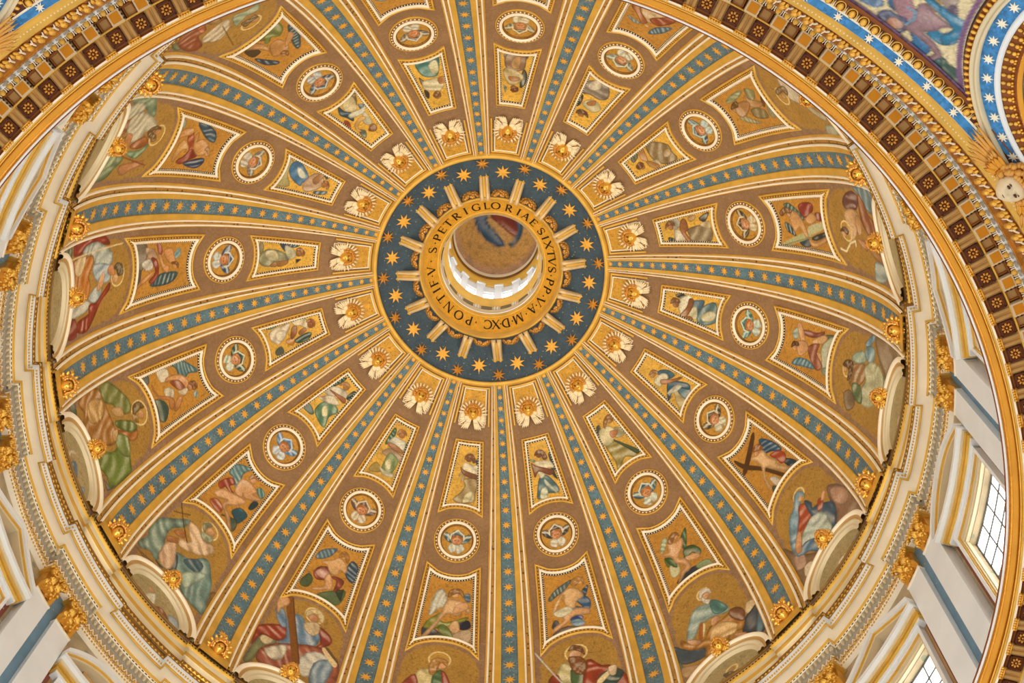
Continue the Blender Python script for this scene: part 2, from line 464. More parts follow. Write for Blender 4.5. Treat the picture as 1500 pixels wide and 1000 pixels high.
ART[10]['s'] = fig('h - 0.1 4.17 0.655;c e0d098 1.37 2.78 0.88 3.23 0.21 3.05 0.14 1.1 1.39 0.79;c a85040 2.2 1.38 1.46 2.6 1.18 0.85 2.12 0.56;c 5a8058 0.39 2.69 -0.09 3.27 -0.51 2.21 -0.48 1.22 0.25 1.08;c a84838 -0.11 3.11 -0.45 2.85 -0.9 1.28 -0.48 1.22;o e0b080 -0.05 3.73 0.347;r b88848 0.63 2.96 0.62 3.91 0.22 4.33 -0.34 4.16 -0.38 3.7 0.02 3.95 0.3 2.87')
ART[10]['l'] = fig('w d0ccb8 1.14 -0.29 1.04 0.85 0.78 1.6 0.46 1.73 0.17 1.16 0.32 0.44 0.63 0.24 0.92 -0.25;w 5a7a90 -0.93 1.44 -1.19 1.6 -1.3 1.05 -1.08 1.03;k 4a4c58 1.45 -1.52 1.03 -1.27 0.32 -1.71 0.5 -2.04 1.23 -2.5;k 6a6a50 1.05 -2.16 0.32 -1.71 -0.36 -1.9 -0.18 -2.22 0.91 -2.42;k c8b090 -0.46 -1.74 -1.4 -1.2 -1.67 -1.76 -1.3 -2.53 -0.73 -2.29;k 2a3048 -0.69 -0.69 -1.34 -0.49 -1.5 -1.05 -0.96 -1.24;c 9a9c48 1.36 -1.35 1.09 -0.71 0.27 0.02 0.43 -0.58 -0.03 -0.78 -1.2 -0.22 -1.12 -0.51 -0.17 -1.05 0.36 -1.28 1.12 -1.44;s e0b888 0.14 0.88 -0.18 1.07 -0.98 0.89 -1.37 0.36 -1.28 0.07 -1.04 0.33 -0.64 -0.13 0.04 -0.08 0.51 -0.88 0.97 -1.84 1.35 -2.45 1.42 -2.25 1.01 -1.42 0.46 -0.3;s e0b888 -0.36 -0.74 -0.68 -0.62 -0.85 -1.25 -0.55 -1.58 -0.25 -1.26;c 7a8a48 0.47 -1.3 0.17 -0.96 -0.32 -1.46 -0.49 -2.03 0.08 -1.82;s d8a878 -0.55 0.7 -1.09 0.9 -1.24 0.49 -0.83 0.17 -0.4 -0.02 -0.37 0.26;o e0b080 -0.34 1.47 0.25;r 9a7038 0.09 1.24 0.01 1.73 -0.43 1.93 -0.78 1.77 -0.88 1.29 -0.57 1.61 -0.14 1.41')
ART[11]['s'] = fig('k 8a9068 2.57 -0.56 2.41 0.49 1.82 1.22 1.32 0.67 1.87 -0.2 2.41 -2.45 2.75 -2.45;k d8c8a0 2.37 0.35 2 1.06 1.57 0.77 1.94 0.07;c a84830 2.83 1.1 1.97 2.09 1.17 2.46 0.93 1.68 1.4 0.94 2.36 0.71 2.66 -0.65 2.76 0.49;c 7f9cb4 2.2 3.5 1.67 3.64 1.21 2.59 1.48 2.36 1.91 2.8;c 7f9cb4 1.36 3.43 0.63 4.01 0.16 3.59 -0.76 3.47 -0.94 2.48 -0.32 1.54 1.25 0.82 0.93 1.68;c a04838 -0.65 3.86 -1.52 3.51 -1.61 2.78 -0.54 1.54 -1.12 2.61;c b06850 2.15 -0.85 1.66 0.26 0.69 1.22 -1.01 2.21 -2.39 1.84 -2.73 0.39 -2.49 -0.44 -0.68 -0.75 0.2 -1.14 1.24 -1.77 2.01 -1.81;c e0d8c0 1.83 -0.34 0.74 1.01 0.71 -0.35 1.25 -0.85;c dcd8c8 -0.33 0.71 -1.03 1.74 -1.94 1.54 -1.4 -0.18 -0.92 -0.9 -0.43 -0.6;c 90a8b8 -1.19 0.69 -1.94 1.54 -2.29 0.95 -2.13 -0.69 -1.32 -1.3;f e8d0a0 -1.36 2.13 -1.5 2.39 -2.46 1.55 -2.3 1.12;f 70583a -1.5 2.39 -1.69 2.51 -2.41 1.77 -2.46 1.55;h - -0.14 4.58 0.587;o c89068 -0.13 4.34 0.32;r d0b890 0.25 3.52 -0.07 3.94 -0.57 4.11 -0.76 3.47 -0.48 2.95 0 3.07;r d8c090 0.36 4.22 0.36 4.75 -0.23 5.18 -0.71 4.82 -0.69 4.27 -0.24 4.81 0.13 4.54;f 8a5a28 1.83 4.45 1.5 5.02 0.15 1.67 -0.38 0.06 -0.13 -0.67 0.83 2.1;l 5a3818 1.5 5.02 0.15 1.67 -0.38 0.06 0.036;s d8a878 2.32 4.18 2.05 4.73 1.69 4.72 1.61 4.32 1.93 3.73 1.95 3.09 2.16 3.54')
ART[11]['l'] = fig('w 6a8894 1.34 0.72 1.15 1.43 0.35 2.11 0.4 1.66 0.6 1.25 1.02 0.81;w 3a5a70 -0.78 0.71 -0.85 1.74 -1.31 1.58 -1.52 0.86 -1.4 0.23;k 5a6a48 1.56 -1.47 1.27 -0.66 0.91 -0.98 1.02 -1.64 1.43 -1.81;k 6a7c58 0.25 -1.83 -0.4 -1.09 -1.24 -0.58 -1.2 -1.76 -0.51 -2.05;k 3a4c38 -0.68 -0.92 -1.11 -0.51 -1.21 -1.46;c 9a5040 1.04 -0.34 0.8 0.26 0.19 0.53 -0.02 -0.04 -0.52 -0.15 -0.59 -0.97 -0.83 -0.68 -0.9 0.08 -0.21 0.08 0.26 -0.52 0.77 -0.73;c c89080 0.94 -0.28 0.57 0.28 0.02 0.07 0.12 -0.28 0.63 -0.49;s e0b480 0.84 0.66 0.23 1.21 -0.1 1.56 -0.7 1.23 -0.78 0.71 -0.41 0.77 -0.35 0.31 0.06 0.19 0.47 0.63;s e0b080 0.26 -0.23 0.02 0.07 -0.41 -0.8 -0.08 -1.16 0.56 -1.61 0.72 -1.5 0.09 -0.99;o e0b078 -0.28 1.79 0.192;r b08040 -0.03 1.59 -0.04 2.01 -0.32 2.19 -0.62 1.88 -0.61 1.46 -0.34 1.85')
ART[12]['s'] = fig('k 8a6a40 -2.36 0.02 -2.74 1.11 -3.2 -0.52 -2.78 -1.3;k 9a7848 2.81 -2.04 2.15 -1.81 0.75 -1.35 1.06 -1.9;c 8fa898 2.83 0.44 2.72 1.73 1.88 3.05 1.15 4 1.2 3.19 1.73 2.15 1.67 1.1 1.21 0.09 1.31 -1.1 1.95 -1.03 2.53 -1.69 2.83 -1.43 2.55 -0.27;c 86a49c 0.69 0.97 -0.35 1.64 -0.9 2.63 -1.37 2.75 -2.02 1.8 -2.35 1.14 -2.78 -1.3 -2.37 -1.52 -0.99 -1.26 -0.49 -0.46 0.07 -0.18;c 4a6a70 1.31 -1.1 0.65 -0.97 0.01 -0.29 0.36 0.91 0.78 0.62 0.73 -1.1;c 50707a -0.05 1.18 -0.65 2.09 -1.19 2.12 -1.11 1.26 -0.43 1;c b8ccb8 -0.4 -0.01 -1.11 1.26 -1.68 1.7 -1.44 0.61 -1.04 -0.78;c e0bc98 1.43 0.71 1.17 1.53 0.79 1.39 0.25 -0.09 0.65 -0.97 1.33 -0.51;c e8c8a0 1.09 3.91 0.34 4.13 -0.24 3.7 -0.87 4.04 -1.17 3.55 -0.63 2.61 0.35 1.88 0.83 1.7 0.86 2.22 0.22 2.84 0.79 3.26;s b07848 1.5 2.15 1.22 2.78 0.76 2.76 0.95 2.36;s b07848 1.65 1.32 1.14 1.96 0.89 1.8 1.4 1.16;l 5a4020 2.26 4.3 1.42 3.4 0.44 2.5 0.043;l 5a4020 2.31 3.29 1.38 4.3 0.034;h - -0.2 4.73 0.58;o d0a078 -0.27 4.74 0.29;r 9aa080 0.17 4.1 -0.11 4.33 -0.63 4.52 -0.61 4.01 -0.15 3.84;r 8a8a68 0.41 4.66 0.18 5.17 -0.11 5.17 0.1 4.75 0.02 4.32')
ART[12]['n'] = fig('r d8d4bc 0.9 -0.85 0.55 0.58 0.18 1.07 -0.02 0.1 0.22 -0.86 0.64 -1.27;o c89870 0.54 1.01 0.23;c a86850 0.35 -1.37 -0.36 0.29 -1.03 0.2 -1.53 -0.69 -0.94 -1.36 -0.11 -1.62;s c89870 2.28 -1 1.95 -0.25 1.63 -0.76 2.01 -1.38;k a8b4b8 -1.11 0.35 -1.61 0.79 -2.07 0.06 -1.69 -0.85;c d8d0c0 1.63 -0.76 0.91 -0.39 0.98 -1.04')
ART[13]['s'] = fig('k 5a6a58 3.17 -2.87 2.84 -2.07 2.06 -2.09 2.4 -2.6;k b08a58 -1.71 -1.65 -1.96 -0.98 -2.42 -1.75 -2.35 -2.42;k 3a4838 -1.97 -1.46 -2.68 -1.1 -2.55 -1.66;c b88440 2.91 -0.9 2.95 0.36 2.41 1.45 1.55 1.58 0.57 1.75 -0.19 1.8 -0.72 1.21 -0.27 -0.26 0.57 -1.33 1.38 -1.63 1.9 -1.05 2.58 -1.53;c d8b070 2.23 -0.42 2.13 0.94 1.53 1.38 0.96 0.65 1.22 -0.62;c 8a9050 2.78 1.43 2.62 2.45 1.6 3.55 0.87 4.02 0.32 3.72 0.61 2.68 1.28 2.35 1.76 1.5;c b87838 -0.06 1.7 -0.73 3.23 -0.86 3.82 -1.24 3.56 -1.18 2.9 -0.56 2.28;c 7a8a4a 0.34 2.15 -0.19 3.58 -0.71 3.93 -0.73 3.23 -0.02 2.1;c 7f9448 -0.37 -1 -1.04 0.55 -1.04 1.54 -1.37 2.4 -2.42 1.88 -2.72 1.4 -2.68 -1.1 -1.96 -0.98 -1.05 -1.42;c 8a9a58 -0.39 1.84 -0.92 2.74 -1.86 2.18 -1.51 1.53 -0.78 1.36;s c8a068 1.11 2.07 0.87 3 0.3 3.02 0.69 2.19;s c8a068 -0.08 1.5 -0.17 2 -0.63 1.47 -0.45 1.23;h - -0.05 4.59 0.717;o c89868 -0.18 4.67 0.277;r 9a7838 0.18 3.98 -0.13 4.29 -0.53 4.21 -0.23 3.81;r 7a6028 0.53 4.18 0.57 4.85 0.12 5.16 0.15 4.7 0.05 4.07')
ART[13]['l'] = fig('w 5c8488 1.63 0.36 1.53 1.3 0.75 2.23 0.41 2.36 0.58 1.62 0.3 1.09 0.6 0.8 1.2 0.76;c e0d4b8 1.62 -0.93 1.51 -0.1 0.92 -0.05 0.9 -0.79;k 34504c 1.63 -2.28 1.65 -1.81 1.28 -1.82 1.21 -2.15;c 4a6458 0.11 -1.76 -0.26 -1.05 -0.81 -0.91 -1.35 -1.54 -1.08 -1.98 -0.47 -1.77;s d8a068 0.96 -0.18 0.77 0.87 0.16 1.44 -0.3 1.09 0.11 0.3 0.66 0.12 0.76 -0.41;c a86040 0.62 -0.04 0.43 0.73 -0.17 1.01 -0.07 0.5;c d8ccb0 0.38 -0.44 0.12 0.01 -0.3 -0.19 -0.11 -0.68 0.31 -0.76;c d8c8a8 -0.15 0.46 -0.26 1.25 -0.5 0.85 -0.36 0.49;s c88c54 1.02 -1.63 0.26 -1.39 -0.2 -0.43 -0.59 -0.2 -0.95 -0.55 -0.77 -0.74 -0.32 -0.64 0.05 -1.34 0.64 -1.65;s c88c54 -1.08 -0.47 -0.52 0.13 -0.58 0.53 -1.06 -0.02;w 8aa8a0 -0.69 1.59 -0.7 1.86 -1.03 1.68 -0.86 1.5;o c08850 -0.26 1.38 0.211;r 8a5428 0.01 1.44 -0.03 1.9 -0.45 2 -0.5 1.61 -0.2 1.62')
ART[13]['n'] = fig('k 8ab0c8 2.75 -1.55 2.28 -0.21 2.03 -0.81 2.22 -1.75;s d8b898 2.34 -1.6 1.73 -0.09 1.4 -0.44 1.59 -1.32 2.03 -1.98;c 6a88a0 0.32 -1.12 0.1 0.62 -0.59 0.04 -0.9 -1.16 -0.36 -1.43;c 7a94b0 -1.02 -0.26 -1.45 0.43 -1.72 -0.34;o b89068 0.44 0.41 0.22;r d8c8a8 0.76 -0.88 0.92 -0.15 0.73 0.87 0.39 1.09 0.64 0.33 0.42 -0.61')
ART[14]['s'] = fig('k 4a4438 -1.93 -2.94 -2.48 -1.92 -2.56 -2.57;c 6a8468 2.98 -3.55 3.04 -2.66 2.36 -1.88 1.94 -2.54 2.44 -3.11;c a8402c 3 -1.6 2.98 -0.08 2.83 1.82 2.48 2.57 2.11 2.85 2.46 1.16 2.41 -0.01 2.09 -0.43 2.23 -1.63;c b85030 1.53 -2.38 1.69 -1.61 1.82 -1.07 0.99 -1.19 1.28 -2.29;c c4ccc0 2.41 -0.01 2.5 1.15 2.24 2.04 1.56 3.3 0.97 3.44 0.82 2.88 1.03 1.6 1.67 1.1 2.06 -0.23;c b8c8cc 1.14 1.41 0.85 3.17 -0.05 3.32 -0.04 2.26 0.48 1.55;c d08838 0.99 -1.19 1.54 -0.42 1.78 0.9 1.32 1.28 0.6 0.87 0.09 1.13 -0.53 1.03 -0.82 0.89 -0.38 -0.55 0.22 -1.21;c e4cc9c 1.77 -1.25 1.82 0.2 0.93 -0.06 0.91 -0.79;c d4d4c4 -0.73 -1.47 -0.46 -0.92 -0.82 0.89 -1.26 1.15 -1.47 0.22 -1.43 -1.45;c a84028 -1.17 1.07 -0.98 2.19 -0.22 3.34 -0.63 3.37 -1.12 2.5 -1.93 1.71 -2.59 0.67 -2.32 -0.54 -1.83 -0.32 -1.64 1.07;c c0ccc8 -0.56 1.2 -0.17 2.12 -0.63 2.48 -1.08 1.88 -0.85 1.06;c 9a3c2c -1.5 -2.48 -1.59 -0.68 -2.55 -0.57 -2.48 -1.92;s e0b080 0.21 2.23 0.54 2.63 -0.04 2.72 -0.44 2.31 -0.39 1.99;h - 0.09 4.19 0.63;s d89868 0.63 3.07 0.81 3.48 0.26 3.86 0.27 3.28;o e0b080 -0.08 3.97 0.281;r 6a5a38 0.61 3.73 0.84 4.04 0.64 4.57 0.13 4.72 0.08 4.24 0.4 4.05;l e8d0a0 2 -3.01 1.95 1.34 1.98 4.33 0.044')
ART[14]['l'] = fig('k 8a7c68 1.68 -2.72 1.7 -1.54 0.98 -1.13 0.03 -1.49 -0.53 -2.22 0.51 -2.61;k 6a6458 -0.18 -2.39 0.05 -1.63 -0.77 -1.68 -1.01 -2.33;w 4a6c70 -0.99 -0.65 -0.43 0.18 -0.39 1.26 -0.53 1.74 -0.98 1.29 -1.12 0.34;w 8aa8a8 0.63 1.26 1.05 1.71 0.65 1.84 0.43 1.52;c c8a888 1.34 -1.33 1.16 -0.54 0.62 -0.19 0.71 -0.95;s d89c60 -1.19 -2.19 -0.56 -1.44 -0.24 -0.7 -0.2 -0.33 -0.69 -1.05 -0.94 -1.68;c a04838 0.68 -0.7 0.45 -0.16 -0.33 0.05 -0.86 -0.41 -0.73 -0.79 -0.22 -0.21;c d8d0c0 0.45 -1.55 0.61 -0.81 0.07 -0.49 -0.02 -1.1;s d8a068 0.98 0.36 1.07 1.06 0.36 1.42 0.09 1.57 0.24 0.96;s d8a068 1.29 -0.19 0.92 0.13 0.21 0.48 -0.02 0.99 -0.35 0.9 -0.22 0.53 0.42 0.09 1.03 -0.14;c b06058 1.48 -0.35 1.53 -0.12 0.99 0.24 0.85 0.02;o d8a068 -0.03 1.46 0.192;r 8a5c30 0.17 1.14 0.23 1.37 0.11 1.74 -0.19 1.77 0.04 1.57')
ART[14]['n'] = fig('k b8a888 1.45 -2.37 0.83 -0.62 0.11 -0.09 0.18 -1.02;s c8a880 0.83 -1.61 0.59 -0.23 0.26 -0.42 0.46 -1.28;k 8a8068 0.2 -1.71 -0.29 -0.29 -0.83 -0.51 -0.43 -1.54')
ART[15]['s'] = fig('c 90a888 2.98 -2.79 3.03 -0.83 2.82 1.05 1.65 2.52 1.63 1.85 2.18 0.43 2.22 -0.81;c d0ccb0 1.31 -2.73 2.15 -2.49 2.47 -0.37 1.99 0.68 1.41 -0.68 0.75 -1.22;c b07840 1.01 -2.24 1.31 -0.34 0.6 -0.01 0.39 -0.95;c d8d0b4 1.23 -0.42 1.82 0.54 1.38 2.65 0.86 3.36 0.48 2.44 -0.05 2.31 -0.13 1.18 0.42 0.21;c b06c34 -0.39 1.45 0.22 2.71 -0.21 3.43 -0.57 2.47;c 7f9870 -2.29 -2.96 -1.13 -3.19 -0.39 -2.52 -0.41 -0.38 0.24 0.22 0.23 0.61 -0.45 0.42 -1.16 1.31 -1.81 0.65 -2.41 -0.31;c a8b890 -1.83 -2.78 -0.94 -2.04 -0.75 -0.4 -1.3 0.54 -1.86 -1.02;c 86a480 -0.82 1.34 -0.66 2.87 -0.2 3.58 -0.82 3.33 -1.18 2.67;s c88c58 0.41 0.4 0.22 1.17 -0.73 1.25 -0.81 0.97 -0.11 0.43;s c89060 -1.66 1.23 -1.43 2.56 -1.33 3.75 -1.59 3.8 -1.86 2.9 -2.19 2.17 -2.09 1.59;l 8a4820 -1.07 1.23 -1.35 2.81 -1.57 4.24 0.044;h - 0.35 4.01 0.652;o c89060 0.6 3.86 0.267;r 8a6838 0.45 3.13 0.34 3.87 0.04 4.14 -0.04 3.75;r 7a5a30 0.4 2.86 0.8 3.02 0.92 3.7 0.76 4.09 0.69 3.53 0.15 3.5')
ART[15]['l'] = fig('w 4a6878 1.52 -0.63 1.55 0.16 1.16 1.29 0.55 1.64 0.62 0.93 1.05 0.05;w 3a5070 -1.19 -0.14 -0.83 0.55 -0.61 1.44 -0.96 1.54 -1.31 0.99;k 9ab0a0 1.45 -2.85 1.53 -2.05 1.09 -1.78 1.03 -2.31;k 6a8478 -0.46 -2.77 -0.14 -2.16 -0.83 -1.77 -1.15 -2.39;c 9a4028 -1.1 -0.88 -0.68 -0.36 -0.18 -0.05 -0.53 0.74 -0.88 0.19 -1.22 -0.39;c b05830 0.63 -0.96 0.86 -0.6 -0.08 0.01 -0.21 -0.29;s d09c60 0.11 -2.37 0.92 -1.63 1.11 -0.82 0.76 -0.65 0.5 -1.27;s d8a868 -0.97 -1.38 0.03 -1.31 0.26 -0.93 -0.21 -0.29 -0.37 -0.85 -1.13 -1.14;s d09c60 0.31 0.12 0.56 0.58 0.22 1.37 -0.24 1.44 -0.51 0.86 -0.23 0.26 0.62 -0.27 0.93 -0.12 0.49 0.11;o d0a068 -0.27 1.53 0.176;r b88848 -0.09 1.21 0.16 1.29 -0.06 1.67 -0.4 1.82 -0.1 1.41')
ART[5]['s'] = fig('c 7898a0 -2.67 0.97 -2.88 -1.46 -2.35 -1.6 -1.38 -0.88 -1.42 -0.02 -2.08 0.48;c 7a4c48 -1.56 3.29 -2.11 2.56 -2.38 1.42 -2.03 0.93 -1.3 1.68 -1.17 3.02;c a86840 -2.3 0.7 -1.87 0.25 -1.1 0.02 -0.64 -1.2 -0.2 -1.34 0.27 -0.33 0.11 0.84 -0.61 1.38 -1.44 1.2;s d8b080 -0.98 3.4 -1.22 2.47 -1.06 1.65 -0.4 1.89 0.6 2.93 0.57 3.43 -0.14 3.6;s d0a070 -0.87 1.97 -0.76 1.47 0.07 1.78 0.28 2.25 -0.35 2.28;c b07850 0.58 2.03 0.71 1.15 1.15 1.54 0.95 1.83;s c89060 0.56 2.56 0.67 1.52 1.04 1.31 0.98 2.03;l ece0b8 1.35 4.84 1.46 4.25 0.91 3.56 0.72 2.89 1 2.92 0.067;s b88858 0.79 1.19 1.09 -0.53 1.5 -1.73 1.68 -1.16 1.35 0.65;c a8b8b0 1.73 0.6 1.64 -0.49 1.97 -1.27 2.51 -0.83 2.76 0.73;h - 0.2 3.76 0.593;o d0a070 0.35 4.07 0.252;r 6a4a28 0.26 4.51 -0.03 3.98 0.17 3.5 0.4 3.77 0.23 4.1')
ART[5]['l'] = fig('w 5a7c70 -1.13 1.67 -1.21 1.11 -0.62 0.32 -0.2 0.09 -0.36 0.69 -0.78 1.31;w 3c5c64 -0 2 0.17 1.55 0.76 1.22 0.76 1.35 0.51 1.92;c a04438 -1.05 0.32 -1.28 -0.26 -1.26 -1.09 -0.83 -1.02 -0.38 -0.12 -0.54 0.22;c 98403a -0.67 -1.23 -0.62 -1.92 -0.29 -1.92 -0.25 -1.18;s d8a870 -0.21 -0.05 -0.65 -0.79 -0.34 -1.22 0.03 -0.5;c 34505c 1.17 0.95 0.98 0.1 1.39 -0.06 1.42 0.62;c 3a4440 0.88 -0.34 0.46 -1.9 0.62 -1.99 1.03 -0.71;f b8b888 1.29 2.64 0.47 -0.07 0.88 -0.2 1.46 2.43;f c8c498 0.21 -0.16 -0.11 -1.69 0.22 -1.85 0.71 -0.26;l 8a8a60 1.44 2.68 0.86 -0.21 0.032;s d8a870 -0.61 1.38 -0.7 0.68 0.05 0.19 0.81 0.04 0.82 0.32 0.24 0.66 0.41 0.98 0.5 1.27 -0.09 1.45;s d8a870 0.97 -0.04 1.2 -0.52 0.71 -1.96 0.95 -2.02 1.45 -0.59 1.3 -0.08;o c89060 -0.54 1.43 0.192;r 8a5c28 -0.61 2.27 -0.95 1.75 -0.87 1.2 -0.65 1.16 -0.61 1.77 -0.43 2.09')
ART[6]['s'] = fig('k 9a8468 -2.77 0.93 -3.2 -1.9 -3.05 -3.95 -1.76 -2.23 -0.75 -1.37 -1.13 -0.51 -1.78 0.55;k 8a7458 1.47 3.87 1.1 3.2 1.67 2.37 2.24 3.11;c 7aa0b0 -1.93 2.3 -2.62 1.49 -2.65 1.11 -1.92 1.75;c 8ab0b8 -1.82 2.09 -1.99 1.19 -1.33 1.03 -1.05 1.71 -1.4 2.18;c 7a9070 -1.21 0.59 -0.91 -0.59 -0.48 -1.25 0.18 -0.88;c a88050 -0.03 3.84 -0.6 3.01 -0.73 1.99 0.04 1.88 0.81 2.81 0.71 3.55;c c4c4a0 -0.54 2.1 -1.15 1.36 -1.16 -0.06 -0.56 -0.74 0.24 -0.69 1.18 0.3 1.42 1.58 0.64 1.99 -0.01 1.71;c 6a8058 0.69 3.22 0.55 2.21 1.35 1.62 1.39 2.53;c a8bca8 -0.92 3.61 -1.46 2.55 -1.03 2.08 -0.69 2.69 -0.61 3.53;h - 0.03 4.06 0.459;o d0a070 0.01 4.27 0.237;r 6a4a28 -0.06 4.58 -0.46 4.22 -0.49 3.52 0.27 3.48 0.63 3.83 -0.01 3.91')
ART[6]['l'] = fig('k 5a6858 -1.15 -1.21 -1.42 -2.17 -1.07 -2.39 -0.83 -1.56;k b8bc9c -0.64 -1.18 -1.3 -2.05 -0.79 -2.31 -0.13 -1.74 0.4 -2.21 0.91 -1.65 0.06 -1.08;k 8a9a88 0.79 -1.46 0.56 -2.26 1.05 -2.3 1.06 -1.71;w 6a94a0 1.29 1.37 0.83 1.01 0.7 -0.03 1.02 -0.69 1.16 0.36;w a8b8a8 -0.59 1.77 -0.93 1.45 -0.48 1.23 -0.22 1.56;c 9a5c50 -0.84 1.17 -1.04 0.42 -1.09 -0.38 -1.39 -1.17 -1.08 -0.94 -0.75 -0.04 -0.73 0.63;s e0b480 -0.51 -0.09 -1.08 -0.94 -1.15 -1.5 -0.76 -1.29 -0.46 -0.52;s e0b480 0.32 -0.18 -0.06 -0.9 0.33 -1.3 0.6 -0.97;c a86850 -0.08 0.21 -0.53 -0.78 0.09 -0.67 0.64 -1.41 1.02 -0.97 0.63 -0.28;s d8a878 -1.09 1.48 -1.28 1.12 -0.33 0.54 -0.23 0.91;s d8a878 -0.12 1.28 -0.33 0.54 -0 0.19 0.42 0.47 0.64 0.94 0.2 1.2;o c89060 0.3 1.4 0.192;r 6a4828 0.35 1.74 -0.02 1.64 -0.1 1.21 0.08 1.1 0.15 1.47')
ART[6]['n'] = fig('s d8b090 -0.55 -0.12 -0.87 -0.84 -0.65 -1.47 -0.27 -0.73;k 8a9c90 1.22 -0.52 0.58 -1.48 0.66 -2.76 1.36 -1.55;k c8b088 0.26 0.32 -0.23 -0.77 0.35 -1.12 0.72 0.12')
ART[4]['s'] = fig('k d8ccb0 -1.14 2.99 -0.85 2.01 -0.23 1.33 0.81 0.87 0.86 1.86 0.48 3.17 -0.12 3.45;k b8b8a0 2.23 0.67 2.37 -1.11 2.79 -1.16 2.84 1.12;k c8bc9c 0.11 1.94 0.97 1.38 1.7 -0.22 1.88 0.58 1.13 1.87;h - 0.04 4.09 0.556;o b89060 0.01 3.95 0.237;r 8a6c40 -0.43 4.35 -0.57 3.14 -0.26 2.93 0.07 3.45 -0.24 3.66 -0.12 4.53')
ART[4]['l'] = fig('w a8ac80 -0.83 1.86 -1.06 1.26 -1.16 0.17 -1.06 -0.19 -0.78 0.66 -0.72 1.53;w b0a880 0.36 1.69 0.27 1.28 0.69 0.82 1.17 0.07 0.92 1.06 0.57 1.62;k a8a080 0.28 -1.66 0.98 -1.81 1.09 -1.35 0.69 -1.31;c a09c70 -1.15 -0.65 -0.78 -1.34 -0.32 -0.72 -0.52 -0.31;c 98885c 0.16 0.2 0.43 -0.96 1 -0.94 0.74 0.23;c 7a5030 -0.41 -1.69 -0.01 -1.68 0.3 -1.28 0.09 -1.21;s c09460 -0.77 -0.14 -0.41 -0.34 0.01 -1.31 0.21 -0.88 0 0.02;s b88c58 -0.43 1.25 -0.46 0.26 -0.18 -0.05 0.25 0.63 0.42 1.45 -0.05 1.69;o b08450 -0.21 1.7 0.176;r 7a5828 -0.32 1.92 -0.59 1.45 -0.61 0.96 -0.3 1.17 -0.31 1.55')
ART[0]['s'] = fig('k 6a7a50 -2.38 -3.34 -2.1 -2.98 -2.51 -1.09 -2.73 -1.59;c a85c34 -2.1 -2.98 -1.38 -2.73 -0.83 -1.74 -1.06 -0.11 -1.61 -0.24 -2.05 1.43 -2.5 1.25 -2.66 -0.24;c d8c8a8 -1.72 0.72 -0.96 0.63 0.03 1.08 -0.42 2.34 -1.12 2.77 -1.52 2.51 -1.83 1.42;c a8b89a 0.31 1.33 0.97 2.04 1.73 1.99 1.35 2.93 0.62 2.64 -0.17 2.88;c c87040 -0.95 -1.97 -0.71 -1.28 -1.16 -0.09 -1.33 -0.69;c b8945c -0.39 -1.64 -0.07 -0.39 -0.28 0.65 -0.64 -0.41;h - 0.44 3.9 0.63;o c89868 0.69 3.89 0.252;r 7a6038 0.13 3.09 0.62 3.29 0.95 3.31 0.94 3.87 0.59 3.79 0.06 3.87;l 6a4c20 -0.5 1.4 -1.28 4.69 0.03')
ART[0]['l'] = fig('w 4a6870 1.48 -0.97 1.7 -0.83 1.55 0.39 1 1.56 0.71 1.54 0.97 0.36;w 44586a -1.29 -0.39 -0.98 0.53 -0.61 1.49 -0.79 1.61 -1.22 0.9 -1.34 0.04;k 8a7450 0.07 -2.63 0.57 -2.64 0.73 -1.97 0.27 -1.28 -0.22 -1.51;k 5a4830 -1.3 -1.83 -0.9 -1.41 -0.77 -0.55 -1.31 -0.71;c 8a9450 0.8 -2.71 1.26 -2.26 1.22 -1.21 0.71 -0.62 0.36 -1.08 -0.01 -0.78 -0.15 -1.08;s c89860 -1.25 -2.3 -0.62 -1.91 -0.28 -0.83 -0.42 -0.06 -0.72 -0.99 -1.23 -1.95;s c8965c -0.1 -0.43 0.41 -0.44 0.62 0.46 0.34 1.13 -0.23 1.04 -0.54 0.68 -0.37 0.04;s d0a068 1.14 -0.32 1.28 0.17 0.72 0.64 0.37 0.72;o b88850 -0.08 1.31 0.176;r 9a6a30 -0.17 1.03 0.1 0.93 0.24 1.3 0.04 1.64 -0.01 1.2')
ART[8]['l'] = fig('w b8c4a0 1.08 1.07 0.68 1.74 0.36 1.74 0.77 1.08 1.04 0.92;w 5a7850 -0.32 0.92 -0.98 1.52 -0.91 1.15 -0.5 0.27 -0.3 0.19;k 3a4850 1.05 -1.85 0.29 -1.46 -0.52 -1.53 -0.75 -2 0.13 -2.11;k 8a9c70 -0.52 -1.53 -1.32 -1.65 -1.47 -2.32 -0.75 -2;k c8c498 0.94 -0.28 0.52 -0.5 0.56 -1.1 1.05 -1.33 1.17 -0.86;k 6a7c48 1.05 0.43 0.67 0.12 1.05 -0.32 1.13 -0.01;c 4a6a3c 1.05 0.43 0.63 -0.03 0.59 -0.69 0.86 -0.35;c 4a6438 -0.3 0.19 -0.88 0.05 -1.22 -0.65 -0.98 -0.93 -0.68 -0.4 -0.1 -0.52 -0.14 -0.18;s d8a878 -0.14 -0.43 -0.87 -0.7 -1.02 -1.1 -0.64 -1 -0.21 -0.75;s e0b080 0.49 1.23 -0.05 1.03 -0.48 1.04 -0.39 0.61 0.24 -0.1 -0.1 -0.52 -0.21 -1.26 0.1 -1.5 0.29 -1.46 0.86 -1.88 0.97 -1.91 0.52 -1.26 0.1 -0.99 0.55 -0.34 0.63 0.22 0.97 0.61 1.2 0.79 0.62 0.71;o d8a878 -0.17 1.42 0.192;r 9a6c38 0.4 1.4 0.02 1.76 -0.35 1.67 -0.42 1.33 -0.22 1.52 0.22 1.13')
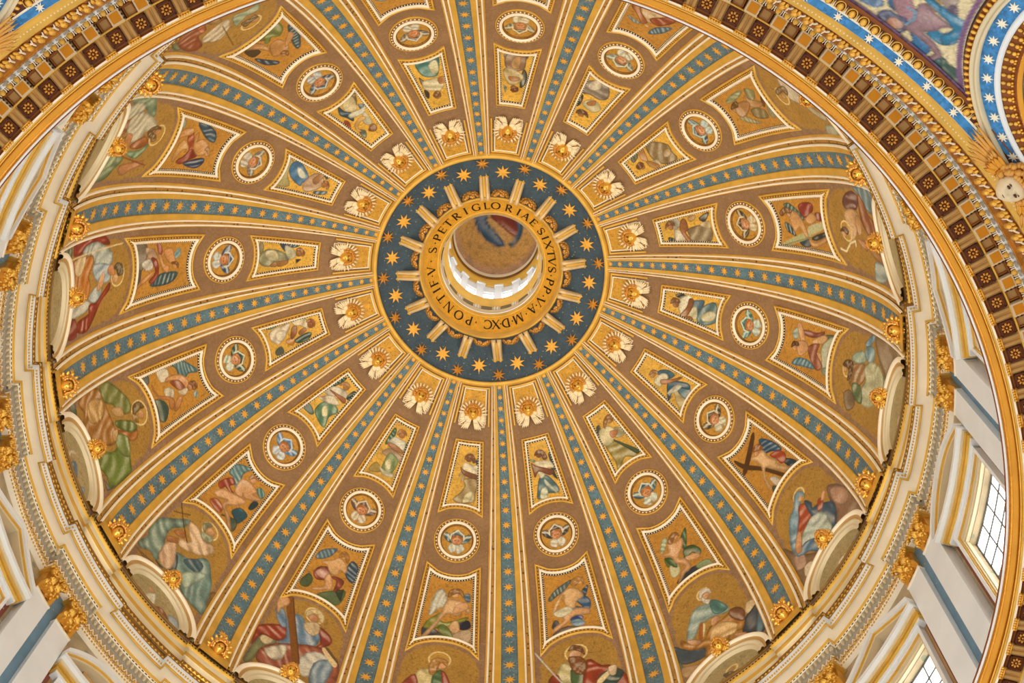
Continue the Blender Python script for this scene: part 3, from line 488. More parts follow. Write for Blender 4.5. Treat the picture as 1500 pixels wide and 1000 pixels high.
ART[7]['l'] = fig('f 5a3818 1.3 1.31 -0.73 2.35 -0.82 2.02 1.18 0.96;f 5a3c1c 1.15 2.38 0.87 1.45 0.15 -0.03 -0.71 -2.51 -0.47 -2.6 0.34 -0.22 1.12 1.19 1.28 2.1;w 3c6480 -0.88 1.58 -1.15 1.21 -1.41 0.34 -1.45 -0.41 -1.27 -0.42 -0.9 0.21 -0.48 0.6 -0.61 1.04;c 2c4858 -1.07 -1.1 -1.44 -1.76 -1.56 -2.51 -1.19 -2.35 -0.95 -1.56;c b05030 -0.65 0.13 -1.21 -0.32 -1.38 -0.97 -1.07 -1.27 -0.76 -1.07 -0.77 -0.57;k d8ccb8 0.4 -0.95 0.1 -1.3 0.03 -1.92 0.33 -2.08 0.46 -1.53;k 5a6058 0.64 -1.57 0.39 -2.15 0.69 -2.33 0.87 -2.02;s e4bc88 -0.05 1.13 -0.54 0.82 -0.47 0.11 -0.71 -0.47 -0.58 -0.92 -1.13 -2.24 -0.95 -2.26 -0.33 -1.18 0.03 -0.23 0.28 -0.16 0.58 -0.65 0.76 -1.54 0.88 -1.51 0.77 -0.69 0.27 0.17 0.26 0.82 0.37 1.33;o d8a070 -0.12 1.19 0.192;r 9a6030 -0.07 1.53 -0.43 1.64 -0.71 1.28 -0.61 0.96 -0.28 1.26')
ART[3]['l'] = fig('w 8aa0a0 -1.26 1.01 -0.68 1.14 -0.33 1.11 -0.76 1.43;w 6a8898 0.33 1.67 0.47 0.79 1.21 -0.28 1.02 0.75 0.57 1.56;c d8bc90 -0.97 -0.8 -0.3 -1.51 0.48 -1.3 0.62 -0.37 0.17 0.47 -0.35 0.53;c b87848 -1.41 -0.25 -1.09 -0.64 -0.67 0.11 -0.13 0.66 -0.33 1.11 -0.81 0.49;c a85838 -0.1 0.21 0.47 -0.81 1 -1.68 1.09 -0.88 0.52 0.41;o c89860 -0.03 1.05 0.176')
ART[3]['u'] = fig('c 4a4638 -1.07 0.15 -0.73 0.05 -0.6 0.77 -0.77 1.03;c 988a78 -1.11 -0.79 -0.89 -1.37 -0.21 -1.77 0.37 -1.56 0.64 -0.79 0.26 -0.32 -0.42 -0.32 -0.83 -0.16;c d8ccb0 -0.82 -1 -0.61 -1.59 -0.28 -1.71 -0.05 -1.19 -0.35 -0.8 -0.61 -0.74;c d0c498 -0.5 0.57 -0.09 -0.02 0.45 0.08 0.65 0.47 0.34 0.87 -0.28 0.81;s b07c48 -0.28 0.4 0.1 -0.04 0.17 0.32 -0.12 0.55;o a87040 -0.21 1.5 0.209;r 6a4828 -0.51 1.58 -0.44 1.2 0.01 1.13 0.27 1.46 -0.12 1.36')
ART[12]['l'] = fig('w 6a9498 1.36 1 1.41 1.82 0.73 2.46 0.48 2.5 0.68 1.8 0.27 0.86 0.52 0.68 0.99 1.06;w 5a8880 -0.67 1.78 -0.77 2.12 -1.22 2.03 -1.21 1.57;k 34606c -0.4 -0.79 -0.67 -0.14 -1.27 -0.12 -1.31 -0.51 -1.16 -1.15 -0.69 -1.01;k 2c4850 -1.05 0.34 -1.01 1.03 -1.32 1.12 -1.29 0.51;k 4a5c48 -0.06 -1.7 -0.37 -1.43 -0.89 -1.8 -1.24 -1.95 -1.21 -1.39 -0.87 -1.08;c a84c34 1.39 -0.24 1.32 0.32 1 0.91 0.63 0.81 0.77 0.33 -0.02 0.2 0.29 0.09 0.96 0.07 1.03 -0.33;c b06040 1.07 -1.61 0.81 -1.09 0.22 -1.17 0.12 -1.64 0.54 -1.77;s e0b080 1.23 -0.92 0.97 -0.24 0.35 0.16 -0.2 0.45 -0.69 0.48 -0.3 -0.32 0.15 -0.92 -0.5 -1.26 -1.12 -1.95 -0.88 -1.96 -0.19 -1.36 0.33 -1.02 0.25 -0.46 0.81 -0.93 1.05 -0.97;s d8a878 0.51 1.14 0.37 1.61 -0.12 1.81 -0.73 1.71 -0.66 1.32 -1.15 1.5 -1.26 1.35 -0.52 0.7 -0.16 0.83 -0.27 0.53 0.28 0.4;o d8a070 -0.1 2.07 0.224;r b08050 0.15 1.9 0.2 2.25 -0.07 2.56 -0.35 2.39 -0.04 2.29')
ART[10]['u'] = fig('w 4a6458 -0.6 1.32 -0.79 1.5 -0.91 0.82 -0.73 0.9;c c8b48c 0.4 0.16 0.11 0.46 0.21 -0.07 -0.04 -0.12 0.2 0.54;c b09868 0.05 -0.05 -0.66 0.12 -0.87 -0.3 -0.79 -1 -0.77 -1.53 0.01 -1.74 0.6 -1.53 0.18 -1.02 -0.08 -0.46;c dcd0a0 -0.16 -1.15 -0.53 -0.85 -0.52 -1.46 -0.06 -1.65;c e4d8b4 0.21 0.97 0.03 1.12 -0.48 0.96 -0.81 0.99 -0.92 0.39 -0.62 0.46 -0.08 0.23 0.16 0.54;s 8a5c38 0.35 0.77 0.13 0.59 -0.72 0.34 -0.82 0.13 -0.5 0.1 0.14 0.33;o 8a5c38 -0.12 1.4 0.203;r 8a5c2c 0.14 1.36 0.06 1.69 -0.31 1.76 -0.56 1.31 -0.42 1.17 -0.21 1.54')
ART[9]['u'] = fig('w 2c5458 -0.63 1.26 -0.94 1.33 -0.92 0.64 -0.85 -0.04 -0.66 0.64;w 7a9480 0.69 1.18 0.35 1.05 0.45 0.95;c 3c5048 -0.66 0.64 -0.74 -0.18 -0.82 -0.57 -0.58 -0.13;c 5c7c80 0.27 -0.16 -0.23 -0.2 -0.72 -1.06 -0.71 -1.51 0.02 -1.38 0.65 -1.67 0.65 -1.22;c d8d8b8 0.38 -1.11 0.01 -0.94 0.07 -1.63 0.49 -1.66;c c8ccb8 -0.01 -0.41 -0.51 -1.27 -0.55 -1.46 -0.02 -0.77;c e8dcb8 0.37 0.93 -0.12 0.89 -0.6 0.74 -0.75 0.26 -0.35 0.38 0.01 -0.14 0.27 -0.16 0.36 0.57;s 8a5430 0.63 0.9 0.43 0.68 -0.33 0.3 -0.69 0.01 -0.4 -0.17 0.26 0.28 0.58 -0.08 0.61 0.19;o 8a5834 0.03 1.37 0.203;r 7a4c24 0.31 1.4 0.08 1.69 -0.28 1.59 -0.45 1.05 -0.19 1 -0.12 1.46')
ART[8]['u'] = fig('w 5a5038 0.56 1.48 0.35 1.45 0.57 0.92 0.73 1.02;c a89858 0.66 0.06 -0.1 -0.15 -0.44 -0.88 -0.91 -1.6 -0.56 -1.78 -0.03 -1.37 0.32 -1.57 0.83 -1.9 0.7 -1.3 0.72 -0.59;c 5a6848 0.08 0.1 -0.28 -0.4 -0.96 -1.52 -0.81 -1.75 -0.47 -1.01;c b0a880 -0.44 0.74 -0.85 0.3 -0.72 -0.06 -0.32 0.03 -0.14 0.28;c ddd0a4 0.46 1.18 -0.1 1.11 -0.34 0.59 0.08 0.1 0.58 0 0.84 0.3 0.7 0.89;s c08050 -0.06 0.69 -0.49 0.47 -0.22 0.22 0.06 0.32;o b88850 -0.44 1.37 0.226;r 9a6c34 -0.02 1.51 -0.46 1.75 -0.69 1.48 -0.61 1.18 -0.42 1.5 0.12 1.11')
ART[7]['u'] = fig('c 4a7080 -0.18 1.03 -0.63 0.48 -0.61 -0.15 0.04 0.39;c c0ac78 0.11 -0.66 -0.29 -1.12 -0.09 -1.78 0.7 -1.88 0.95 -1.83 0.55 -1.12;c 6a8890 -0 -0.83 -0.59 -1.42 -0.27 -1.9 0.16 -1.72;c 3c6478 0.09 -0.02 -0.32 -0.35 -0.73 -1.33 -0.5 -1.61 -0.29 -1.12 -0.04 -0.55 0.9 -0.77 0.67 -0.46;c d8d4bc 0.6 -0.4 -0.16 -0.59 -0.31 -0.98 0.25 -0.76;c d4ccac 0.39 0.93 -0.14 0.76 -0.36 0.42 -0.19 0.18 0.17 0.42 0.51 0.29 0.59 0.72;s b07848 0.12 0.51 -0.29 -0.12 -0.82 -0.64 -0.65 -0.62 0 -0.08 0.34 0.35;o b88850 0.19 1.24 0.209;r 9a6c38 0.36 1.44 -0.01 1.46 -0.16 1.14 -0.01 0.97 0.05 1.3')
ART[6]['u'] = fig('w 3a3c30 -0.5 1.57 -0.7 1.07 -0.57 0.85 -0.39 1.24;c 5a7888 -0.34 0.29 -0.58 -0.31 -0.57 -0.63 0.11 -0.42 0.68 -0.33 0.24 0.09;c 6a8888 0.34 -0.25 -0.31 -0.67 -0.69 -1.48 -0.02 -1.69 0.52 -1.7 0.9 -0.92 0.85 -0.37;c d0c8a0 0.35 -0.58 -0.06 -1.14 0 -1.59 0.48 -1.47 0.67 -0.76;c d0c8a0 0.23 0.41 -0.07 -0.07 0.62 -0.21 0.72 0.19;c e0d8b8 -0.3 1.23 -0.67 0.65 -0.52 0.32 0.25 0.51 0.63 0.95 0.24 1.24;s a06838 -0.47 0.52 -0.46 0.2 0.2 0.31 0.84 0.69 0.74 1.03 0.1 0.64;s b07840 0.81 0.91 0.63 0.21 0.87 0.05 0.99 0.55;o 9a6838 0.07 1.48 0.243;r 8a5c28 0.12 1.87 -0.27 1.75 -0.28 1.33 -0.08 1.2 -0.09 1.56')
ART[5]['u'] = fig('w 3c4438 0.43 1.85 0.57 1.46 0.77 1.3 0.71 1.81;c b08848 -0.75 0 -0.78 -0.55 -0.53 -0.35 -0.47 -0.01;c a08c68 0.05 0.27 -0.13 -0.65 -0.17 -1.32 0.39 -1.59 0.99 -1.22 0.89 0.05 0.42 0.26;c d8c098 -0.21 -0.79 -0.34 -1.48 0.11 -1.45 -0.02 -0.94;c 4a4844 -0.58 -0.8 -0.88 -1.46 -0.87 -1.67 -0.36 -1.16;c b8b098 -0.8 1.36 -0.64 0.78 -0.28 0.8 -0.05 1.29 -0.46 1.59;c d8ccb0 0.03 1.32 0.08 0.91 0.56 0.62 0.81 0.89 0.67 1.38;s a87040 -0.62 0.58 -0.59 0.27 0.05 0.27 0.21 0.52 0.78 0.24 0.85 0.47 0.18 0.83 -0.19 0.83;o a87040 -0.25 1.53 0.209;r 8a5c28 -0.22 1.95 -0.6 1.64 -0.56 1.24 -0.32 1.21 -0.41 1.55')
ART[4]['u'] = fig('w 70745c -0.73 1.68 -0.84 1.06 -0.5 1.26 -0.33 1.79;c 9a8258 -0.97 0.02 -0.74 -0.65 -0.19 -1.31 0.31 -1.24 0.86 -1.29 0.82 -0.28 0.36 0.24 -0.04 0.39 -0.55 0.31;c b89c6c 0.05 -0.69 0.08 -1.19 0.42 -1.01 0.4 -0.51;c d0c098 0.21 0.75 0.29 0.17 0.72 0.15 0.5 0.61;s b88850 -0.95 0.83 -0.88 0.5 -0.1 0.73 0.05 0.86 -0.21 1.14 -0.6 1.03;s b08048 0.05 0.86 0.35 0.48 0.68 0.25 0.69 0.64 0.32 0.97;o a87040 0.19 1.43 0.191;r 7a4c24 0.02 1.85 -0.15 1.45 0.03 1.22 0.18 1.35 0.25 1.73')
ART[2]['u'] = fig('w 8a9a90 -0.59 0.98 -0.4 1.19 -0.45 1.54;c 7a8890 -0.79 -1.6 -0.55 -1.75 -0.68 -1.25;c 5c6c6c 0.62 -1.97 0.79 -1.9 0.66 -1.49;c 4a5450 0.57 -0.51 0.79 0.03 0.69 0.76 0.45 1.04 0.45 0.11;c 9a7c60 -0.62 -1.62 0.03 -1.91 0.54 -1.83 0.6 -1.11 0.49 -0.49 -0.26 -0.23 -0.64 -0.77;c c8a06c -0.18 -1.32 0.23 -1.52 0.22 -0.55 -0.21 -0.59;c c8b484 -0.69 -0.29 -0.36 -0.45 0.53 -0.02 0.41 0.59 -0.16 0.93 -0.55 0.4;s b07c48 -0.31 0.25 0.3 0.26 0.23 0.51 -0.19 0.58;o a06838 0.04 1.12 0.191;r 7a4820 -0.13 1.32 0.05 1.24 0.28 1.08 0.31 1.39 0.02 1.49')
ART[1]['u'] = fig('c 5a4c3c -0.66 -0.48 -0.43 -0.01 -0.65 0.13;c 4a4640 -0.61 0.64 -0.42 0.95 -0.54 1.38 -0.65 1.1;c 5a9088 -0.59 -1.71 -0.03 -1.85 0.54 -2.02 0.91 -1.77 0.58 -0.49 0.25 -0.24 -0.23 -0.42 -0.49 -0.78;c e0d8b0 0.17 -1.26 0.69 -1.58 0.61 -0.61 0.23 -0.49;c d8cca4 -0.51 -0.05 0.03 -0.07 0.47 -0.04 0.64 0.62 0.28 0.98 -0.37 0.74 -0.63 0.39;s b88048 0.47 -0.04 0.9 -0.03 0.78 0.42 0.43 0.43;o c08850 0.05 1.35 0.209;r 8a5c28 -0.2 1.28 0.01 1.01 0.24 1.15 0.22 1.49 -0.05 1.57')
ART[0]['u'] = fig('c 8a7450 0.85 -2.03 0.98 -1.71 0.56 -0.91 0.71 -1.47;c d8c898 -0.03 -1.6 0.58 -1.8 0.71 -1.47 0.36 -0.61 -0.05 -0.72 -0.24 -1.13;c 3c6070 -0.36 -1.65 -0.31 -1.04 -0.05 -0.55 -0.33 0 -0.46 -0.5 -0.65 -1.09;c 4a7890 0.63 -0.84 0.9 -0.55 0.49 -0.29;c b05830 -0.73 -0.48 -0.6 -0.14 -0.81 0.3 -0.94 -0.03;c 6a7468 -0.47 0.86 -0.27 1.26 -0.54 1.62 -0.61 1.21;c d0ccb0 -0.25 -0.61 0.56 -0.39 0.9 -0.38 0.42 -0.02 -0.26 -0.26;c d0c8a8 0.56 -0.05 0.55 0.63 0.35 1.09 0.07 0.8 0.14 0.36;s d8ac68 -0.4 0.27 0.21 0.1 0.35 0.41 -0.13 0.4 -0.47 0.7 -0.47 1.03 -0.61 0.71;o b88048 0.28 1.27 0.21;r 8a5828 -0.06 1.32 0.4 1.18 0.45 1.45 0.28 1.68 0.09 1.62')
ART[15]['u'] = fig('k b8ac78 -0.72 -2.05 0.08 -1.9 0.98 -1.86 0.68 -1.41 -0 -1.47 -0.7 -0.93 -0.93 -1.68;w 5c7480 -0.49 1.04 -0.21 1.85 -0.46 1.75 -0.63 1.12;w 4a6470 0.88 0.81 0.78 1.48 0.53 1.41;c 5a86a8 0.52 -1.55 1 -1.12 0.28 0.09 -0.22 -0.09 -0.47 -0.2 -0.12 -1.14;c d8d8c0 0.59 -0.97 0.45 -0.39 0.12 -0.05 0.08 -0.52;c c8a888 -0.4 0.01 0.32 0.19 0.68 0.58 0.45 1.21 0.05 1.34 -0.4 0.99 -0.7 0.42;s b08050 0.2 0.51 0.79 0.87 0.64 1.09 -0 0.88;o b88048 0.15 1.46 0.21;r 9a6028 0.32 1.3 0.43 1.52 0.18 1.84 -0.07 1.77 0.21 1.63')
ART[14]['u'] = fig('k 8a8058 0.75 -1.79 1.01 -1.63 0.56 -1.45 0.21 -1.61;c 3c5068 0.89 -0.28 0.88 0.22 0.51 0.48 0.34 0.21;w 4a6470 0.83 0.43 0.82 1.13 0.64 1.06 0.6 0.57;w 3a3c38 -0.22 1.07 -0.22 1.37 -0.45 1.08;c a09c78 0.04 -1.69 0.47 -1.23 0.44 -0.51 0.16 0.23 -0.3 0.47 -0.55 -0.21 -0.6 -1.23 -0.32 -1.66;c c8bc94 0.38 -1.22 0.35 -0.5 -0.19 -0.24 -0.16 -1.05;c c4bc98 0.7 0.15 0.51 0.68 0.14 1.03 -0.21 0.67 0.06 0.34;s a87840 -0.36 -0.43 -0.3 0.37 -0.48 0.39 -0.64 -0.21;s a87840 -0.53 -0.82 -0.36 -0.43 -0.63 -0.41 -0.62 -0.72;o a87840 0.21 1.22 0.243;r 9a5c28 0.41 1 0.55 1.27 0.22 1.64 0 1.49 0.32 1.31')
ART[13]['u'] = fig('w 34504c 1.16 -0.25 1.23 0.6 1.05 1.5 0.8 1.02 0.91 0.21;w 3c5c50 -0.4 0.2 -0.26 1.09 -0.39 1.46 -0.66 1.15 -0.67 0.41;k 5a6458 -0.57 -1.37 -0.46 -0.89 -0.86 -0.85 -0.85 -1.38;c 70907c 1.12 -1.65 1.07 -1.02 0.95 -0.41 0.89 -1.28;c dcccb0 0.73 -1.33 0.78 -0.46 0.74 0.16 0.36 -0.06 -0.13 -0.77 -0.19 -1.11 0.31 -1.47;c e4d8bc 0.42 -1 0.46 -0.35 0.09 -0.36 -0.1 -0.86;c c88830 -0.19 -0.36 -0.2 0.17 -0.62 0.01 -0.48 -0.36;c e0d0ac 0.75 0.38 0.8 1.02 0.58 1.37 0.04 1.31 0.38 0.89 0.52 0.52;s 9a6030 0.42 0.28 0.4 0.59 -0.02 0.45 -0.25 0.04 -0.05 0.01;s a87040 -0 0.66 0.11 1.12 -0.09 1.16 -0.21 0.69;o a06830 0.17 1.61 0.243;r a05c20 0.44 1.38 0.51 1.71 0.24 1.94 -0.04 1.8 0.26 1.74')
ART[12]['u'] = fig('w 3a5c50 0.86 0.79 0.82 1.47 0.5 2.18 0.48 1.74 0.66 1.05;w 2c4c44 -0.46 1.31 -0.5 1.98 -0.68 1.88 -0.74 1.33;k 4a6c68 1.06 -1.49 0.93 -1.02 0.3 -1.15 0.36 -1.39;c 6a9070 0.37 -0.94 0.33 -0.1 -0.29 0.33 -0.78 0.14 -0.59 -0.55 -0.89 -1.29 -0.26 -1.25;c e0d8a8 0.11 -0.45 -0.02 -0.14 -0.46 -0.56 -0.25 -0.8;c d8c8a8 0.75 -0.16 0.22 0.66 -0.49 0.57 -0.01 0.16 0.47 -0.12;c d8ccb4 0.88 0.45 0.66 1.05 0.25 1.4 -0.24 1.52 -0.47 1.17 -0.05 0.99 0.22 0.66 0.56 0.39;s a86c40 0.65 0.75 0.09 0.97 -0.47 1.17 -0.62 0.88 -0.06 0.84;o b07840 0.06 1.75 0.23;r b07c30 0.43 1.49 0.39 1.88 0.04 2.04 -0.13 1.77 0.2 1.85')
ART[11]['u'] = fig('w 4a7454 0.6 0.86 0.5 1.8 0.3 1.63 0.29 0.93 0.55 0.53;w 3a6048 -0.68 1.23 -0.9 1.8 -1.17 1.11 -0.91 0.29;k a89048 0.8 -1.51 0.54 -0.88 0.01 -1.27 0.53 -1.59;c b89878 0.5 -0.02 0.06 0.47 -0.82 0.24 -1 -0.14 -0.34 -0.13 0.32 -0.15;c 90a068 0.1 -0.61 0.02 0.14 -0.65 -0.08 -0.7 -0.89 -0.43 -1.26 0.01 -1.27;c e0d8a8 0.01 -0.56 -0.16 -0.23 -0.43 -0.79 -0.21 -1.03;c d0c8a8 0.23 -1.05 -0.17 -1.17 -0.79 -1.08 -0.79 -1.32 -0.17 -1.41;c dcd8c0 0.42 0.73 0.23 1.26 -0.33 1.28 -0.55 1.28 -0.69 0.76 -0.25 0.53 0.2 0.51;s b07c50 0.47 0.7 -0.11 0.8 -0.78 0.57 -0.6 0.48 0.06 0.47;o b07840 -0.13 1.63 0.23;r a87028 0.14 1.49 0.15 1.89 -0.21 1.97 -0.42 1.73 -0.09 1.79')
PEND = fig('w 6a8cb0 -7.83 0.23 -7.48 0.67 -7.31 0.55 -7.39 0.33 -7.69 0.24;c 2f6c94 -7.34 0.86 -7.24 0.99 -6.96 0.68 -7.19 0.72;s b08890 -7.39 1.14 -7.18 1.42 -6.7 1.22 -6.46 0.97 -6.33 0.49 -6.71 0.62 -7.02 0.78;r 5a6484 -7.1 0.14 -7.12 0.41 -6.94 0.59 -6.76 0.54 -6.5 0.67 -6.21 0.37 -6.2 0.08 -6.32 -0.1 -6.63 -0.12;s c09078 -6.78 0.21 -6.72 0.42 -6.45 0.44 -6.32 0.27 -6.44 0.06 -6.64 0.06;c 2f86ac -5.74 0.77 -5.65 1.08 -5.43 1.12 -5.33 1.52 -4.99 1.2 -5.16 0.8 -5.44 0.73;c 4a86b4 -6.01 0.36 -5.88 0.43 -5.21 0.34 -5.16 0.04 -5.36 -0.14 -5.62 -0.04 -5.77 0.22;s a08088 -6.33 0.49 -6.29 0.73 -6.66 1.38 -6.55 1.6 -6.23 1.53 -5.74 1.54 -5.54 1.5 -5.64 1.34 -5.7 1 -5.83 0.75 -5.81 0.66 -5.42 0.64 -4.95 0.52 -4.75 0.33 -4.76 0.06 -5.01 0.03 -4.98 0.34 -5.55 0.44 -5.98 0.4 -6.2 0.39;l 6fa4bc -6.81 1.06 -6.53 1.11 -6.36 0.87 -6.33 0.49 0.037;c 2f86ac -6.72 1.71 -6.58 1.9 -6.12 1.82 -5.56 1.76 -5.49 1.69 -5.75 1.65 -6.22 1.66;s a89890 -6.64 2.15 -6.36 2.55 -6.03 2.23 -6.1 1.96 -6.3 2.01;r 6a5c70 -6.1 1.96 -6.07 2.23 -5.82 2.08 -5.61 1.8 -5.8 1.76;r 4a6c70 -4.78 0.28 -4.58 0.36 -4.3 0.37 -4.12 0.36 -3.82 0.08 -4.04 0.04 -4.26 -0.02 -4.44 -0.19 -4.71 -0.13 -4.78 0.01;r 4a6a60 -4.76 0.41 -4.46 0.39 -4.11 0.46 -3.81 0.37 -3.6 0.13 -3.63 -0.03 -3.82 -0.08 -4.23 -0.1;c 2f8ab0 -6.26 1.9 -5.96 1.87 -5.47 1.99 -5.17 1.65 -5.07 0.99 -5.18 0.82 -5.37 1.01 -5.35 1.44 -5.71 1.62 -6.04 1.68')
LANT = [('c','3f6f94',[-.95,-.9,-.45,-.95,-.5,-.2,0,.35,.35,.75,-.1,.8,-.7,.35,-1,-.2],0),('c','a8482c',[-.3,-.9,.6,-.9,.95,-.3,.9,.35,.5,.2,.1,-.1,-.3,-.4],0),('c','4a7a9c',[.8,-.6,1.1,-.2,1.05,.3,.75,.75,.6,.75,.9,.2,.85,-.2],0)]
def cherub_strokes(c1, c2, spin=0):
    q = lambda P: P
    return [('w', c1, [-.36, .05, -.42, .42, 0, .78, .42, .42, .36, .05, 0, .2], 0),
            ('w', c1, [.25, .05, .5, .42, .9, .5, .78, .1, .4, -.15], 0), ('w', c1, [-.25, .05, -.5, .42, -.9, .5, -.78, .1, -.4, -.15], 0),
            ('w', c2, [.05, -.2, .38, -.3, .5, -.62, .18, -.9, .02, -.55], 0), ('w', c2, [-.05, -.2, -.38, -.3, -.5, -.62, -.18, -.9, -.02, -.55], 0),
            ('l', c2, [-.42, .1, -.42, .42, 0, .78, .42, .42, .42, .1], .05), ('l', c2, [.3, -.02, .55, .3, .86, .42], .05), ('l', c2, [-.3, -.02, -.55, .3, -.86, .42], .05),
            ('r', 'b8783a', [-.34, 0, -.3, .3, 0, .42, .3, .3, .34, 0, 0, .1], 0), ('o', 'd89a68', [0, -.02], .30), ('f', '6a3f22', [-.16, .04, -.06, .04, -.06, .0, -.16, 0], 0), ('f', '6a3f22', [.16, .04, .06, .04, .06, .0, .16, 0], 0), ('f', '9a4f38', [-.08, -.16, .08, -.16, 0, -.21], 0)]
def lunette_strokes(k):
    return []
TCOL = [('5a6a78', 'c8ccc8', 'grey blue'), ('7a7468', 'dcd4bc', 'ash grey'), ('8a8468', 'e0d4b0', 'olive grey'), ('8a9484', 'd8d8c0', 'sage'), ('4a6c78', 'c4d4cc', 'teal'),
        ('4a4438', 'e0d0a8', 'dark brown'), ('4a8c88', 'cfdccc', 'turquoise'), ('5a5040', 'e0d8b8', 'umber'), ('4a7480', 'd8dcc8', 'steel blue'), ('4a4a50', 'e0d8c0', 'charcoal'),
        ('4a7078', 'd8d8c4', 'slate'), ('7a6058', 'e0d0b4', 'rosy brown'), ('5c90b8', 'd4dce0', 'sky blue'), ('345c50', 'd8dcc4', 'dark green'), ('3f6488', 'd4d8d0', 'navy'), ('8a8478', 'd8d0bc', 'dove grey')]
UNAME = ['angel with white sash over blue', 'angel in teal and white skirt', 'angel in mauve brown cloak', 'angel wrapped in grey', 'angel in umber drapery', 'angel with rust grey skirt',
         'angel with crossed arms, blue grey skirt', 'angel in blue with white sash', 'praying angel in olive gold skirt', 'angel looking up in blue skirt', 'kneeling angel in tan robe',
         'angel with olive green skirt', 'angel in dark green skirt', 'angel in white over green', 'angel in grey green robe', 'angel in blue skirt and rose tunic']
LNAME = ['nude angel with lime cloth', 'hidden angel panel', 'hidden gold panel', 'robed angel in rose and cream', 'dim angel with pale wings', 'angel clasping a stone column', 'angel in mauve drapery',
         'angel carrying a dark cross', 'seated angel with green cloth', 'angel in deep blue drapery', 'praying angel with white wing', 'angel with bound arms in maroon', 'seated angel with teal wing',
         'stooping angel with white cloth', 'angel among grey clouds', 'bent angel in red drapery']
for k in range(16):
    ART[k]['t'] = TCOL[k][:2]; ART[k]['tn'] = TCOL[k][2]; ART[k]['un'] = UNAME[k]; ART[k]['ln'] = LNAME[k]
ART[1]['l'] = ART[3].get('l', []); ART[2]['l'] = ART[9].get('l', [])

# ------------------------------------------------------------------ names of the bays, used in the labels
BAY = ['rust robed saint', 'teal skirted angel', 'mauve cloaked angel', 'grey wrapped angel', 'half hidden saint', 'bare shouldered prophet',
       'green skirted penitent', 'veiled woman', 'book holder', 'sword bearer', 'fair haired saint', 'beam holder',
       'staff holder', 'ochre robed saint', 'orange mantled saint', 'green mantled saint']
WHO = ['saint in rust and white robes with a thin rod', '', '', '', 'half hidden haloed saint on pale clouds', 'bare shouldered prophet with a white scroll', 'long haired penitent in pale green skirts',
       'veiled woman in blue mantle over red dress', 'white bearded man in pale blue holding a book', 'brown bearded man with sword and open book', 'fair haired man in cream, green and red',
       'white bearded man in blue holding a wooden beam', 'bearded man in grey green mantle with cross staff', 'bearded man in ochre and green robes', 'man in white and orange with a long staff', 'man in green mantle and white tunic']
def rib_of(k): return '%s and %s' % (BAY[k], BAY[(k + 1) % 16])

# ------------------------------------------------------------------ setting 1: the vault itself
vault = struct('ceiling', 'mauve brown mosaic vault of the great ribbed dome')
nx, ny = 15, 70
uu = np.linspace(-0.5, 0.5, nx); pp = np.radians(np.linspace(-1.8, 66.5, ny))
U, P_ = np.meshgrid(uu, pp)
r_ = CX + RR * np.cos(P_)
fieldm = mesh('vault_field', np.stack([r_ * np.cos(U * D), r_ * np.sin(U * D), CZ + RR * np.sin(P_)], -1).reshape(-1, 3), grid_idx(nx, ny), 'brown', True)
for k in range(16):
    put('vault_field', fieldm, vault, baymat(k))

pr = [(CX + (RR - h) * math.cos(math.radians(p)), CZ + (RR - h) * math.sin(math.radians(p))) for p, h in
      [(65.9, .02), (66.0, .22), (66.2, .30), (66.5, .30), (66.62, .24), (66.65, .10)]]
V, F = revolve(pr)
t = struct('trim_1', 'gold moulding ring around the dark starry crown');
put('gold_moulding', mesh('gold_moulding', V, F, 'gold'), t)
crown = struct('ceiling', 'dark blue green starry mosaic collar around the oculus')
V, F = revolve([(CX + RR * math.cos(math.radians(p)), CZ + RR * math.sin(math.radians(p))) for p in np.linspace(66.2, 73.6, 12)])
put('crown_field', mesh('crown_field', V, F, 'deep', True), crown)
st8 = star_mesh('star', 8, .42, 'star', .10); st8b = star_mesh('star', 8, .36, 'starb', .34)
for k in range(16):
    put('star', st8, crown, rotz(PH + k * D) @ tangent(0, math.radians(69.1), .05, .53, .1))
    put('star', st8b, crown, rotz(PH + k * D) @ tangent(.5, math.radians(67.7), .05, .47, .2))

# ------------------------------------------------------------------ ribs
RIBP = [  # name, material, (fraction of bay from rib axis, height)
    ('star_strip', 'blue', [(-.064, .10), (.064, .10)], 0),
    ('gold_flat', 'gold', [(.062, .06), (.062, .20), (.066, .23), (.106, .23), (.109, .26)], 1),
    ('cream_fillet', 'cream', [(.109, .22), (.110, .32), (.1165, .36), (.123, .32), (.124, .22)], 1),
    ('dotted_band', 'olive', [(.123, .16), (.152, .13)], 1),
    ('outer_moulding', 'cream', [(.151, .12), (.152, .21), (.158, .25), (.166, .22), (.168, .14)], 1),
    ('outer_fillet', 'gold', [(.167, .14), (.175, .12), (.183, -.02)], 1),
]
NR = 64
rph = np.radians(np.linspace(-1.2, 66.1, NR))
def ribmesh(name, m, prof, s):
    V = []
    for v, h in prof:
        hh = h * (.55 + .45 * np.cos(rph))
        r = CX + (RR - hh) * np.cos(rph)
        a = s * v * D
        V.append(np.stack([r * np.cos(a), r * np.sin(a), CZ + (RR - hh) * np.sin(rph)], 1))
    V = np.concatenate(V); n = len(prof)
    i = np.arange(NR - 1)
    F = np.concatenate([np.stack([k * NR + i, k * NR + i + 1, (k + 1) * NR + i + 1, (k + 1) * NR + i], 1) for k in range(n - 1)])
    return mesh(name, V, F, m)
ribparts = []
for n_, m_, p_, two in RIBP:
    for s in ((1, -1) if two else (1,)):
        ribparts.append((n_, ribmesh(n_, m_, p_, s)))
